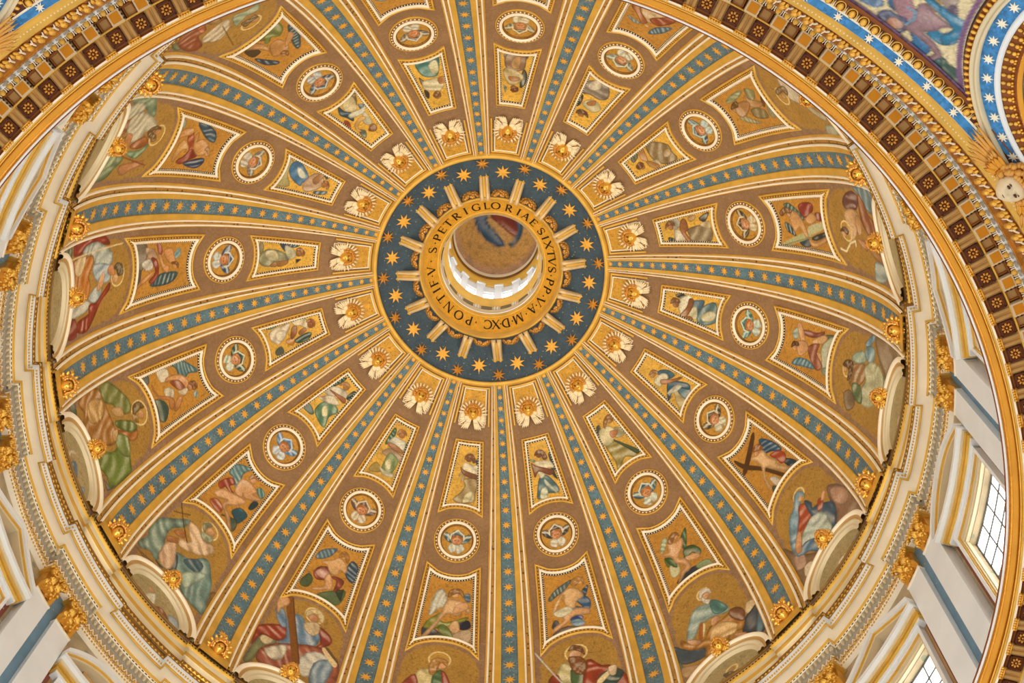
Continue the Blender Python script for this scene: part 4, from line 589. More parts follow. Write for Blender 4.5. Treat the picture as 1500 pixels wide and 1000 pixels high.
def basemesh():
    pr = [(-.112, .02), (-.112, .34), (.112, .34), (.112, .02)]
    q = np.radians(np.array([-2.2, -.6, .25, .26]))
    V = []
    for v, h in pr:
        hh = h * np.array([1., 1., 1., 0.2]); r = CX + (RR - hh) * np.cos(q)
        V.append(np.stack([r * math.cos(v * D), r * math.sin(v * D), CZ + (RR - hh) * np.sin(q)], 1))
    i = np.arange(3)
    F = np.concatenate([np.stack([k * 4 + i, k * 4 + i + 1, (k + 1) * 4 + i + 1, (k + 1) * 4 + i], 1) for k in range(3)])
    return mesh('base_block', np.concatenate(V), F, 'gold')
ribparts.append(('base_block', basemesh()))
SPHI = [65.77, 64.22, 62.44, 60.62, 58.8, 56.97, 55.03, 53.01, 50.87, 48.54, 46.28, 43.81, 41.22, 38.62, 35.96, 33.26, 30.46, 27.65, 24.73, 21.77, 18.75, 15.75, 12.6, 9.3, 5.8, 2.4]
strip_star = star_mesh('star', 8, .42, 'star', .14)
for k in range(16):
    R = empty('dome_rib', 'gilded star strewn rib between bays of ' + rib_of(k), 'rib', rotz(PH + (k + .5) * D), 'ribs of the dome')
    for n_, me in ribparts:
        put(n_, me, R)
    for p in SPHI:
        ph = math.radians(p); r = CX + RR * math.cos(ph)
        put('star', strip_star, R, tangent(0, ph, .10 * (.55 + .45 * math.cos(ph)) + .02, .10 + .0124 * r, rnd.uniform(-.3, .3)))

# ------------------------------------------------------------------ shared painter of the mosaics
def poly_sd(X, Y, P):
    n = len(P)
    d2 = np.full(X.shape, 1e9); ins = np.zeros(X.shape, bool)
    for i in range(n):
        ax, ay = P[i]; bx, by = P[(i + 1) % n]
        ex, ey = bx - ax, by - ay
        L = ex * ex + ey * ey + 1e-12
        t_ = np.clip(((X - ax) * ex + (Y - ay) * ey) / L, 0, 1)
        d2 = np.minimum(d2, (X - ax - t_ * ex) ** 2 + (Y - ay - t_ * ey) ** 2)
        c = ((ay > Y) != (by > Y)) & (X < (bx - ax) * (Y - ay) / (by - ay + 1e-15) + ax)
        ins ^= c
    d = np.sqrt(d2)
    return np.where(ins, d, -d)

def line_sd(X, Y, P):
    d2 = np.full(X.shape, 1e9)
    for i in range(len(P) - 1):
        ax, ay = P[i]; bx, by = P[i + 1]
        ex, ey = bx - ax, by - ay
        t_ = np.clip(((X - ax) * ex + (Y - ay) * ey) / (ex * ex + ey * ey + 1e-12), 0, 1)
        d2 = np.minimum(d2, (X - ax - t_ * ex) ** 2 + (Y - ay - t_ * ey) ** 2)
    return np.sqrt(d2)

def smooth_poly(P):                          # closed curve through the points
    P = np.asarray(P, float)
    A, B, C_ = np.roll(P, 1, 0), np.roll(P, -1, 0), np.roll(P, -2, 0)
    f = lambda t: .5 * (2 * P + (B - A) * t + (2 * A - 5 * P + 4 * B - C_) * t * t + (3 * P - A - 3 * B + C_) * t ** 3)
    return np.stack([f(0.), f(1 / 3), f(2 / 3)], 1).reshape(-1, 2)

def vnoise(X, Y, s, seed):
    def hsh(i, j):
        v = np.sin(i * 127.1 + j * 311.7 + seed * 74.7) * 43758.5453
        return v - np.floor(v)
    x = X * s; y = Y * s
    i = np.floor(x); j = np.floor(y); f = x - i; g = y - j
    f = f * f * (3 - 2 * f); g = g * g * (3 - 2 * g)
    return (hsh(i, j) * (1 - f) + hsh(i + 1, j) * f) * (1 - g) + (hsh(i, j + 1) * (1 - f) + hsh(i + 1, j + 1) * f) * g

def paint(X, Y, strokes, bg, seed=0, px=.045):
    """strokes: (kind, colour, points, radius).  c cloth  s skin  w wing  k cloud  l line  h halo  r hair  f flat"""
    C = np.array(bg, float).copy()
    for si, (kind, hexc, pts_, rad) in enumerate(strokes):
        P = np.asarray(pts_, float).reshape(-1, 2)
        col = np.array(lin(hexc or 'e8cf90')) ** 1.12
        if kind == 'l':
            d = rad - line_sd(X, Y, P)
        elif kind == 'h':
            rr = np.hypot(X - P[0, 0], Y - P[0, 1])
            a = np.clip((rad - rr) / px + .5, 0, 1)[:, None] * .45
            C = C * (1 - a) + np.array(lin('d0a040')) * a
            d = .05 - np.abs(rr - rad)
            col = np.array(lin('e8cf90')) if hexc == '' else col
        elif kind == 'o':                     # round blob (heads, hands)
            rr = np.hypot(X - P[0, 0], Y - P[0, 1]); d = rad - rr
        else:
            if len(P) > 3: P = smooth_poly(P)
            d = poly_sd(X, Y, P) + (.035 if kind != 'f' else 0)
        sel = d > -px
        if not sel.any(): continue
        x, y, dd = X[sel], Y[sel], d[sel]
        a = np.clip(dd / px + .5, 0, 1)
        sh = np.ones(len(x))
        cx_, cy_ = P.mean(0); ex = max(np.ptp(P[:, 0]), np.ptp(P[:, 1]), 2 * (rad or 0), .2)
        if kind in 'cw':
            ang = math.atan2(*(np.ptp(P, 0)[::-1])) + (.5 if kind == 'c' else .9) * math.sin(si * 2.3 + seed)
            q = (x - cx_) * -math.sin(ang) + (y - cy_) * math.cos(ang)
            t_ = (x - cx_) * math.cos(ang) + (y - cy_) * math.sin(ang)
            wv = np.sin(q * (7.5 if kind == 'c' else 20) + 7.5 * vnoise(x, y, .95, seed + si) + t_ * 1.6)
            sh = 1 + (.30 if kind == 'c' else .34) * wv * (.4 + .9 * vnoise(x, y, 1.7, seed + si + 11)) + .3 * (vnoise(x, y, 2.2, seed + si + 5) - .5)
        elif kind == 'k':
            sh = .7 + .6 * vnoise(x, y, 1.4, seed + si)
        elif kind in 'so':
            sh = 1.0 + .35 * (vnoise(x, y, 2.6, seed + si) - .5) + .34 * ((y - cy_) + (x - cx_)) / ex
        elif kind == 'r':
            sh = .75 + .6 * vnoise(x, y, 7, seed + si)
        if kind in 'cswkor':                  # painted outline and modelling of the figure
            e = np.clip(dd / (.05 * ex + .03), 0, 1)
            sh = sh * (.40 + .60 * e)
        hi = np.clip(sh - 1, 0, 1)[:, None]
        cc = np.clip(col * np.minimum(sh, 1.0)[:, None] + hi * (np.array([.95, .9, .75]) - col) * .9, 0, 1)
        C[sel] = C[sel] * (1 - a[:, None]) + cc * a[:, None]
    return C

def goldbg(X, Y, seed, c='bd8630', c2='8a5c1c', amt=.5):
    n = vnoise(X, Y, .9, seed) * .6 + vnoise(X, Y, 3.1, seed + 3) * .4
    t_ = (n * amt)[:, None]
    B = np.array(lin(c)) * (1 - t_) + np.array(lin(c2)) * t_
    sp = vnoise(X, Y, 9, seed + 9) > .8
    B[sp] *= .72
    return B

# ------------------------------------------------------------------ frames (upper, round, lower)
def frame_parts(loc, P, pre, sc=1.0):
    """returns [(name, mesh, is_stuff)] of the nested mouldings of a picture frame round outline P"""
    k = sc
    segs = [('gold_border', 'gold', [(0, 0), (.0, .10), (.05 * k, .15), (.10 * k, .13), (.12 * k, .09)]),
            ('ornament_band', 'olap', [(.12 * k, .09), (.15 * k, .10), (.26 * k, .13), (.27 * k, .13)]),
            ('cream_fillet', 'cream', [(.27 * k, .12), (.275 * k, .21), (.33 * k, .24), (.40 * k, .21), (.405 * k, .10)]),
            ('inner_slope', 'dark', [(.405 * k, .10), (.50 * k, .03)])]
    if pre == 'round_':
        segs = [('gold_border', 'gold', [(0, 0), (.0, .08), (.03, .11), (.06, .09)]), ('ornament_band', 'olap', [(.06, .09), (.24, .14)]),
                ('cream_fillet', 'cream', [(.24, .12), (.25, .22), (.31, .26), (.38, .24), (.42, .16)]), ('inner_slope', 'olap', [(.42, .16), (.52, .03)])]
    out = []
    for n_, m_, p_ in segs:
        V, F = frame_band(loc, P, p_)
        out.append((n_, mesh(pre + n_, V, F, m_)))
    # bead course on the inner slope and leaf course on the ornament band
    for nm, ins, h, step, sz, m_ in (('bead_course', .45 * k, .06, .17, (.05, .05, .05), 'cream'), ('leaf_course', .20 * k if pre != 'round_' else .15, .115, .25, (.065, .07, .055), 'gold' if pre != 'round_' else 'cream')):
        Q = inset(ccw(P), ins); Q = np.vstack([Q, Q[:1]])
        seg = np.linalg.norm(np.diff(Q, axis=0), axis=1); cs = np.r_[0, np.cumsum(seg)]
        n = int(cs[-1] / step)
        A = Acc()
        s_ = np.arange(n) * cs[-1] / n
        xs = np.interp(s_, cs, Q[:, 0]); ys = np.interp(s_, cs, Q[:, 1])
        W = loc(np.c_[xs, ys, np.full(n, h)]); W2 = loc(np.c_[xs, ys, np.full(n, h + sz[2] * 1.4)])
        Wx = loc(np.c_[xs + sz[0], ys, np.full(n, h)]); Wy = loc(np.c_[xs, ys + sz[1], np.full(n, h)])
        Wa = loc(np.c_[xs - sz[0], ys, np.full(n, h)]); Wb = loc(np.c_[xs, ys - sz[1], np.full(n, h)])
        for i in range(n):
            A.add([Wx[i], Wy[i], Wa[i], Wb[i], W2[i]], [(0, 1, 4), (1, 2, 4), (2, 3, 4), (3, 0, 4)])
        out.append((nm, A.mesh(pre + nm, m_)))
    return out

def line_between(a, b, n): return np.stack([np.linspace(a[0], b[0], n), np.linspace(a[1], b[1], n)], 1)

def fine(P, c):
    if c is None: return P
    a = np.unwrap(np.arctan2(P[:, 1] - c, P[:, 0])); r = math.hypot(P[0, 0], P[0, 1] - c)
    return arcpts(0, c, r, a[0], a[-1], 120)

def trapezoid(loc, ub, yb, ut, yt, cb=None, ct=None, n=14, dmin=1.0):
    """outline: bottom and top edges may be arcs given by centre y (concave / convex circles about x = 0)"""
    xb, xt = loc.x(ub, yb), loc.x(ut, yt)
    def edge(x, y, c, s):
        if c is None: return line_between((-s * x, y), (s * x, y), n)
        r = math.hypot(x, y - c); a = math.atan2(y - c, x)
        return arcpts(0, c, r, (PI - a) if s > 0 else a, a if s > 0 else (PI - a), n)
    bot = edge(xb, yb, cb, 1)
    if cb is not None and yb < cb:
        r = math.hypot(xb, yb - cb); a = math.atan2(yb - cb, xb); bot = arcpts(0, cb, r, -PI - a, a, n)
    top = edge(xt, yt, ct, -1)
    if ct is not None and yt < ct:
        r = math.hypot(xt, yt - ct); a = math.atan2(yt - ct, xt); top = arcpts(0, ct, r, a, -PI - a, n)
    def keep(P, m):                           # same curve, but no points close to its corners, so that mitred insets stay clean
        c = np.r_[0, np.cumsum(np.linalg.norm(np.diff(P, axis=0), axis=1))]
        q = np.r_[0, np.linspace(dmin, c[-1] - dmin, m - 2), c[-1]]
        return np.stack([np.interp(q, c, P[:, 0]), np.interp(q, c, P[:, 1])], 1)
    bot = keep(fine(bot, cb), n); top = keep(fine(top, ct), n)
    sides_r = keep(line_between((xb, yb), (xt, yt), 40), 10)
    sides_l = keep(line_between((-xt, yt), (-xb, yb), 40), 10)
    return np.vstack([bot[:-1], sides_r[:-1], top[:-1], sides_l[:-1]]), bot, top

def pic_grid(bot, top, nx_, ny_):
    def res(P, n):
        s_ = np.r_[0, np.cumsum(np.linalg.norm(np.diff(P, axis=0), axis=1))]
        q = np.linspace(0, s_[-1], n)
        return np.stack([np.interp(q, s_, P[:, 0]), np.interp(q, s_, P[:, 1])], 1)
    b = res(bot, nx_); tt = res(top[::-1], nx_)
    f = np.linspace(0, 1, ny_)[:, None, None]
    G = b[None] * (1 - f) + tt[None] * f
    return G.reshape(-1, 2), grid_idx(nx_, ny_)

def picture(name, loc, XY, F, strokes, bg, seed, h=.03, px=.045):
    C = paint(XY[:, 0], XY[:, 1], strokes, bg, seed, px)
    return mesh(name, loc(np.c_[XY, np.full(len(XY), h)]), F, 'mosaic', False, C)

yd = lambda p, p0: math.radians(p - p0) * RR      # latitude to local metres

# --- upper pictures
LU = Loc(51.2)
yb, yt, yc = yd(45.05, 51.2), yd(57.3, 51.2), yd(41.0, 51.2)
PU, bU, tU = trapezoid(LU, .25, yb, .216, yt, cb=yc, dmin=.72)
UP_FR = frame_parts(LU, PU, 'upper_', .78)
iU = inset(ccw(PU), .36)
n_ = 14
bUi, tUi = iU[:14], iU[13 + 9:13 + 9 + 14]
GU, FU = pic_grid(bUi, tUi, 60, 96)
# --- lower pictures
LL = Loc(28.5)
yb, yt, yc = yd(19.9, 28.5), yd(36.9, 28.5), yd(41.0, 28.5)
ybc = yd(16.9, 28.5)
PL, bL, tL = trapezoid(LL, .275, yb, .256, yt, cb=ybc, ct=yc)
LO_FR = frame_parts(LL, PL, 'lower_', 1.0)
iL = inset(ccw(PL), .47)
bLi, tLi = iL[:14], iL[13 + 9:13 + 9 + 14]
GL_, FL_ = pic_grid(bLi, tLi, 80, 130)
# --- roundels
LT = Loc(41.0)
PT = arcpts(0, 0, 1.0, 0, 2 * PI, 49)[:-1] * np.array([1.50, 1.60])
TO_FR = frame_parts(LT, PT, 'round_', .98)
ra = np.linspace(0, 2 * PI, 65)[:-1]; rr_ = np.linspace(.02, 1, 40)
GT = np.stack([np.outer(rr_, np.cos(ra)).ravel() * 1.04, np.outer(rr_, np.sin(ra)).ravel() * 1.14], 1)
i_, j_ = np.meshgrid(np.arange(64), np.arange(39))
FT = np.stack([j_ * 64 + i_, j_ * 64 + (i_ + 1) % 64, (j_ + 1) * 64 + (i_ + 1) % 64, (j_ + 1) * 64 + i_], -1).reshape(-1, 4)
# --- large saints at the foot
LS = Loc(10.0)
yb, yt = yd(-1.5, 10), yd(23.4, 10)
xs = np.linspace(-1, 1, 118); ys = np.linspace(yb, yt, 214)
XX, YY = np.meshgrid(xs, ys)
XX = XX * (.335 * D) * (CX + RR * np.cos(LS.p0 + YY / RR))
GS = np.stack([XX.ravel(), YY.ravel()], 1); FS = grid_idx(118, 214)
# --- lunettes
LN = Loc(-1.0)

def saint_bg(X, Y, seed):
    B = goldbg(X, Y, seed, 'b48a3c', '8c6430', .5)
    ybc_ = yd(16.9, 10.0)
    r_ = np.hypot(X, Y - ybc_)
    bz = np.clip((r_ - 2.35) / .08, 0, 1) * (Y > ybc_ - .6)
    side = np.clip((np.abs(X) - 2.45) / .08, 0, 1)
    e = np.maximum(bz, side)[:, None]
    br = np.array(lin('957458'))[None] * (.85 + .3 * vnoise(X, Y, 5, seed + 2))[:, None]
    return B * (1 - e) + br * e

for k in range(16):
    who = BAY[k]
    a = ART.get(k, {})
    # upper
    R = empty('framed_mosaic', '%s in a tall gilt frame near the crown' % a['un'], 'mosaic', baymat(k, LU.base), 'upper framed mosaics')
    for n_, me in UP_FR:
        o = put(n_, me, R)
        if n_.endswith('course'): o['kind'] = 'stuff'
    bg = goldbg(GU[:, 0], GU[:, 1], k, 'f2bc48', '96702a', .6)
    put('picture', picture('upper_picture', LU, GU, FU, a.get('u', []), bg, k, .03, .04), R)
    # roundel
    R = empty('round_mosaic', 'gilt roundel, cherub head with %s wings, bay of %s' % (a['tn'], who), 'roundel', baymat(k, LT.base), 'cherub roundels')
    for n_, me in TO_FR:
        o = put(n_, me, R)
        if n_.endswith('course'): o['kind'] = 'stuff'
    bg = goldbg(GT[:, 0], GT[:, 1], k + 40, 'd29a38', '94682a', .5)
    put('picture', picture('roundel_picture', LT, GT, FT, cherub_strokes(*a.get('t', ('8a9a98', 'e6dcc0', 0))), bg, k + 40, .03, .035), R)
    # lower
    R = empty('framed_mosaic', '%s in the wide gilt frame, bay of %s' % (a['ln'], who), 'mosaic', baymat(k, LL.base), 'lower framed mosaics')
    for n_, me in LO_FR:
        o = put(n_, me, R)
        if n_.endswith('course'): o['kind'] = 'stuff'
    bg = goldbg(GL_[:, 0], GL_[:, 1], k + 80, 'cc9238', '946428', .5)
    put('picture', picture('lower_picture', LL, GL_, FL_, a.get('l', []), bg, k + 80, .03, .04), R)
    # saint
    if a.get('s'):
        bg = saint_bg(GS[:, 0], GS[:, 1], k + 120)
        o = put('saint_mosaic', picture('saint_mosaic', LS, GS, FS, a['s'], bg, k + 120, .03, .05), None, baymat(k, LS.base))
        tag(o, 'large gold mosaic of the %s' % (WHO[k]), 'mosaic', 'large saint mosaics')

# ------------------------------------------------------------------ sculpted heads, wings, leaves
def face_mesh(name, m, sx=1.0, sy=1.2, sz=.9):
    """child's face looking along +z, crown of the head towards +y, unit half width"""
    nu, nv = 22, 18
    A = []
    for j in range(nv + 1):
        t_ = PI * j / nv
        for i in range(nu):
            p = 2 * PI * i / nu
            x, y, z = math.sin(t_) * math.sin(p), math.cos(t_), math.sin(t_) * math.cos(p)
            X, Y, Z = x * sx, y * sy, z * sz
            if z > 0:
                g = lambda cx, cy, s: math.exp(-((x - cx) ** 2 + (y - cy) ** 2) / (s * s))
                Z += .42 * g(0, -.08, .14) + .16 * g(0, .12, .10)              # nose
                Z += .22 * (g(.36, -.22, .22) + g(-.36, -.22, .22))            # cheeks
                Z -= .42 * (g(.32, .10, .15) + g(-.32, .10, .13))              # eye sockets
                Z += .16 * (g(.32, .10, .07) + g(-.32, .10, .07))              # eyeballs
                Z += .16 * (g(.30, .28, .14) + g(-.30, .28, .14)) + .1 * g(0, .5, .3)   # brows, forehead
                Z += .16 * g(0, -.42, .13) - .24 * g(0, -.50, .05) + .15 * g(0, -.57, .09)  # lips
                Z += .16 * g(0, -.80, .17)                                     # chin
                X *= 1 - .18 * max(0, -y - .2)
            A.append((X, Y, Z))
    F = []
    for j in range(nv):
        for i in range(nu):
            a = j * nu + i; b = j * nu + (i + 1) % nu
            F.append((a, b, b + nu, a + nu))
    return mesh(name, A, F, m, True)

def hair_mesh(name, m, n=26, seed=1, full=False):
    A = Acc(); r = random.Random(seed)
    for i in range(n):
        a = -.35 + (PI + .7) * i / (n - 1)
        for ring in (0, 1):
            rad = 1.10 + .22 * ring
            x, y = rad * math.cos(a) * 1.0, rad * math.sin(a) * 1.16 + .08
            s = r.uniform(.20, .28)
            v, f = ell((x + r.uniform(-.05, .05), y + r.uniform(-.05, .05), .35 - .35 * ring + r.uniform(-.1, .15)), (s, s, s * 1.1), 6, 4)
            A.add(v, f)
    for i in range(8):
        x = -.5 + i / 7
        v, f = ell((x * 1.3, 1.08 - .6 * x * x, .62), (.18, .17, .2), 6, 4); A.add(v, f)
    v, f = ell((0, 1.22, .75), (.24, .22, .26), 6, 4); A.add(v, f)
    return A.mesh(name, m, True)

def wing_mesh(name, m, n, L0, L1, a0, a1, wd, root=(0, 0), h=.06, curl=.0):
    """fan of n feathers from a root, angles a0..a1 (degrees), lengths L0..L1"""
    A = Acc()
    for i in range(n):
        t_ = i / max(1, n - 1)
        a = math.radians(a0 + (a1 - a0) * t_); L = L0 + (L1 - L0) * t_
        ca, sa = math.cos(a), math.sin(a)
        cx, cy = root[0] + ca * L * .55, root[1] + sa * L * .55
        R = Matrix.Rotation(a, 3, 'Z') @ Matrix.Rotation(-.16, 3, 'Y')
        v, f = ell((cx, cy, h + .03 * (i % 2)), (L * .5, wd, .05), 8, 4, R); A.add(v, f)
        R2 = R
        v, f = ell((root[0] + ca * L * .34, root[1] + sa * L * .34, h + .07), (L * .26, wd * 1.05, .05), 6, 4, R2); A.add(v, f)
    return A.mesh(name, m, True)

FACEM = face_mesh('face', 'marble'); FACE = face_mesh('face', 'gilt'); HAIR = hair_mesh('hair', 'rose')
A = Acc()
for sx_ in (-1, 1):
    v, f = ell((sx_ * .36, .12, .80), (.17, .09, .08), 8, 4); A.add(v, f)
EYES = A.mesh('eyes', 'umbra', True)  # dark colour stands in for the shade of the eye sockets
A = Acc()
for sx_ in (-1, 1):
    v, f = ell((sx_ * .38, .33, .80), (.20, .05, .06), 8, 4, Matrix.Rotation(-sx_ * .25, 3, 'Z')); A.add(v, f)
v, f = ell((0, -.52, .80), (.20, .055, .1), 8, 4); A.add(v, f)
for sx_ in (-1, 1):
    v, f = ell((sx_ * .15, -.22, .92), (.06, .05, .06), 6, 4); A.add(v, f)
MOUTH = A.mesh('brows_and_lips', 'umbra', True)  # shade at brows, nostrils and lips put in as dark colour
FEATH = []
FEATH.append(('feather_crown', wing_mesh('feather_crown', 'feather', 12, .98, .98, 2, 178, .082, (0, .0), .10)))
for s in (1, -1):
    aa = (lambda x: x) if s > 0 else (lambda x: 180 - x)
    FEATH.append(('upper_wing', wing_mesh('upper_wing', 'feather', 6, .80, 1.10, aa(-4), aa(-46), .075, (s * .06, -.05), .17)))
    FEATH.append(('lower_wing', wing_mesh('lower_wing', 'feather', 4, 1.22, 1.08, aa(-58), aa(-76), .085, (s * .02, -.05), .14)))
# relief panels round the crown
LC = Loc(62.5)
yb, yt = yd(60.2, 62.5), yd(65.6, 62.5)
def tr(ub, yb, ut, yt, n=10):
    xb, xt = LC.x(ub, yb), LC.x(ut, yt)
    return np.array([(-xb + 2 * xb * i / n, yb) for i in range(n)] + [(xb + (xt - xb) * i / n, yb + (yt - yb) * i / n) for i in range(n)] +
                    [(xt - 2 * xt * i / n, yt) for i in range(n)] + [(-xt + (xt - xb) * i / n, yt - (yt - yb) * i / n) for i in range(n)])
def tcap(u0, y0, u1, y1, d, hprof):         # three sided moulding: up one side, across the top, down the other
    xb, xt = LC.x(u0, y0), LC.x(u1, y1)
    return open_band(LC, np.vstack([line_between((xb, y0), (xt, y1), 16)[:-1], line_between((xt, y1), (-xt, y1), 16)[:-1], line_between((-xt, y1), (-xb, y0), 16)]), hprof)
V, F = tcap(.30, yb - .25, .30, yd(65.75, 62.5), 0, [(0, .02), (.01, .10), (.05, .13), (.12, .10)])
P_OUT = mesh('gold_border', V, F, 'gold')
V, F = tcap(.235, yb - .1, .235, yd(65.45, 62.5), 0, [(0, .02), (.0, .09), (.03, .12), (.07, .09), (.08, .02)])
P_IN = mesh('cream_fillet', V, F, 'cream')
Q, bq, tq = None, None, None
qx = lambda u, y: LC.x(u, y)
gr = []
stepped = [(-.215, -.05), (-.215, -.28), (-.15, -.28), (-.15, -.05), (-.10, -.05), (-.10, .12)]
pl = [(qx(u, yb + dy), yb + dy) for u, dy in stepped] + [(-qx(u, yb + dy), yb + dy) for u, dy in stepped[::-1]] + \
     [(qx(.215, yd(65.3, 62.5)), yd(65.3, 62.5)), (-qx(.215, yd(65.3, 62.5)), yd(65.3, 62.5))]
v, f = prism(pl, 0, .05)
P_GR = mesh('gold_ground', LC(np.array(v)), f, 'ochre')
V, F = open_band(LC, np.array(pl[:6]), [(-.02, .0), (-.02, .10), (.03, .10), (.03, .0)])
V2, F2 = open_band(LC, np.array(pl[6:12]), [(-.02, .0), (-.02, .10), (.03, .10), (.03, .0)])
P_ST = mesh('stepped_fillet', np.concatenate([V, V2]), np.concatenate([F, F2 + len(V)]), 'cream')
for k in range(16):
    R = empty('stucco_panel', 'gilt tapering panel at the crown, bay of ' + BAY[k], 'panel', baymat(k, LC.base), 'relief panels round the crown')
    for n_, me in (('gold_border', P_OUT), ('cream_fillet', P_IN), ('gold_ground', P_GR), ('stepped_fillet', P_ST)):
        put(n_, me, R)
    R = empty('cherub_relief', 'gilded cherub head with cream wings, bay of ' + BAY[k], 'relief',
              rotz(PH + k * D) @ tangent(0, math.radians(61.5), .06), 'cherub head reliefs')
    jit = Matrix.Rotation(rnd.uniform(-.12, .12), 4, 'Z')
    put('face', FACE, R, Matrix.Translation((0, 0, .24)) @ jit @ Matrix.Scale(.38, 4), 'gilded child face')
    put('hair', HAIR, R, Matrix.Translation((0, 0, .22)) @ jit @ Matrix.Scale(.38, 4), 'curly gilded hair')
    for n_, me in (('eyes', EYES), ('brows_and_lips', MOUTH)): put(n_, me, R, Matrix.Translation((0, 0, .24)) @ jit @ Matrix.Scale(.38, 4))
    for n_, me in FEATH:
        put(n_, me, R)

# ------------------------------------------------------------------ lunettes with a gilded head on top of each arch
AR = 3.02
arcL = arcpts(0, 0, AR, -.06, PI + .06, 40)
segs = [('outer_arch', 'cream', [(0, .0), (0, .34), (.06, .40), (.24, .38), (.30, .30)]), ('arch_groove', 'tan', [(.30, .30), (.34, .20), (.50, .18)]),
        ('inner_arch', 'beige', [(.50, .18), (.52, .28), (.66, .30), (.70, .24), (.84, .22), (.88, .26), (1.0, .22), (1.04, .05)])]
LUN = []
for n_, m_, p_ in segs:
    V, F = open_band(LN, arcL, p_); LUN.append((n_, mesh(n_, V, F, m_)))
th = np.linspace(0, PI, 60); rl = np.linspace(.02, 1, 34) * 2.02
GN = np.stack([np.outer(rl, np.cos(th)).ravel(), np.outer(rl, np.sin(th)).ravel()], 1)
FN = grid_idx(60, 34)
BOSSW = [wing_mesh('wing', 'gilt', 5, .72, .95, 15 if s > 0 else 165, -75 if s > 0 else 255, .12, (s * .1, 0), .1) for s in (1, -1)]
def scrolls(name, s):
    A = Acc()
    for i in range(14):
        a = .6 + i * .45; r = .46 - .024 * i
        v, f = ell((s * (.34 + r * math.cos(a) * .8), -.38 + r * math.sin(a), .12), (.12, .12, .13), 6, 4); A.add(v, f)
    return A.mesh(name, 'gilt', True)
SCR = [scrolls('volute', 1), scrolls('volute', -1)]
def shell(name):
    A = Acc()
    for i in range(9):
        a = math.radians(-10 + 25 * i)
        R = Matrix.Rotation(a, 3, 'Z') @ Matrix.Rotation(-.5, 3, 'Y')
        v, f = ell((math.cos(a) * .62, math.sin(a) * .62 + .1, .16), (.36, .13, .12), 8, 4, R); A.add(v, f)
    return A.mesh(name, 'gilt', True)
SHL = shell('acanthus_crown')
LUNVIS = (4, 5, 6, 7, 8, 9, 10, 11, 12, 13, 14, 15)
for k in LUNVIS:
    R = empty('lunette', 'cream arched lunette at the foot of the bay of ' + BAY[k], 'lunette', baymat(k, LN.base), 'lunettes above the cornice')
    for n_, me in LUN:
        put(n_, me, R)
    a = ART.get(k, {})
    bg = goldbg(GN[:, 0], GN[:, 1], k + 160, a.get('nb', 'b4a070'), '8d8058', .7)
    put('picture', picture('lunette_picture', LN, GN, FN, a.get('n', lunette_strokes(k)), bg, k + 160, .05, .05), R)
    R = empty('cherub_mask', 'gilded winged head on the lunette arch below ' + BAY[k], 'ornament', rotz(PH + k * D) @ tangent(0, math.radians(-1 + math.degrees((AR - .05) / RR)), .46) @ Matrix.Rotation(.65, 4, 'X'), 'gilded heads on the lunettes')
    put('face', FACE, R, Matrix.Translation((0, 0, .2)) @ Matrix.Scale(.30, 4))
    put('hair', HAIR, R, Matrix.Translation((0, 0, .18)) @ Matrix.Scale(.31, 4))
    for n_, me in (('eyes', EYES), ('brows_and_lips', MOUTH)): put(n_, me, R, Matrix.Translation((0, 0, .2)) @ Matrix.Scale(.30, 4))
    for me in BOSSW: put('wing', me, R, Matrix.Scale(.72, 4))
    for me in SCR: put('volute', me, R, Matrix.Scale(.62, 4))
for k in (4, 5, 6, 7, 8, 9, 10, 11, 12, 13, 14, 15):
    R = empty('lion_mask', 'gilded lion mask at rib foot between ' + rib_of(k), 'ornament',
              rotz(PH + (k + .5) * D) @ tangent(0, math.radians(.5), .34, .86) @ Matrix.Rotation(.8, 4, 'X'), 'gilded masks at the rib feet')
    put('face', FACE, R, Matrix.Translation((0, .1, .34)) @ Matrix.Scale(.34, 4))
    put('mane', HAIR, R, Matrix.Translation((0, .1, .30)) @ Matrix.Scale(.42, 4))
    for n_, me in (('eyes', EYES), ('brows_and_lips', MOUTH)): put(n_, me, R, Matrix.Translation((0, .1, .34)) @ Matrix.Scale(.34, 4))
    put('acanthus_crown', SHL, R, Matrix.Translation((0, .05, 0)))
    for me in SCR: put('volute', me, R, Matrix.Scale(1.05, 4))

# ------------------------------------------------------------------ oculus: brackets, garlands, lettered ring
def onring(az, r, z, tilt, sx=1):
    """frame on the ring: x clockwise, y outward, z towards the viewer below"""
    a = az
    ex = Vector((-math.sin(a), math.cos(a), 0)); er = Vector((math.cos(a), math.sin(a), 0)); up = Vector((0, 0, 1))
    ey = er * math.cos(tilt) - up * math.sin(tilt)
    ez = ex.cross(ey)
    m = Matrix.Identity(4)
    for i in range(3):
        m[i][0], m[i][1], m[i][2] = ex[i], ey[i], ez[i]
    m[0][3], m[1][3], m[2][3] = r * math.cos(a), r * math.sin(a), z
    return m
def bar_mesh(name, s):
    A = Acc()
    prof = [(-1.0, .155, .34), (-.6, .15, .40), (0, .14, .36), (.45, .135, .28), (.62, .15, .30), (.70, .17, .34), (.80, .165, .30), (.88, .13, .16)]
    vv = []
    for y, wd, h in prof:
        for i in range(9):
            a = PI * i / 8
            vv.append((s * .19 + wd * math.cos(a), y, h * math.sin(a) * .9 + .0))
    f = []
    for j in range(len(prof) - 1):
        for i in range(8):
            a = j * 9 + i; f.append((a, a + 1, a + 10, a + 9))
    f.append(tuple(range(9))[::-1]); f.append(tuple(range((len(prof) - 1) * 9, len(prof) * 9)))
    return mesh(name, vv, f, 'bracket', True)
BARS = [bar_mesh('bar', 1), bar_mesh('bar', -1)]
v, f = box((0, 0, .12), (.14, 1.55, .2)); GROOVE = mesh('gold_web', v, f, 'gold')
A = Acc()
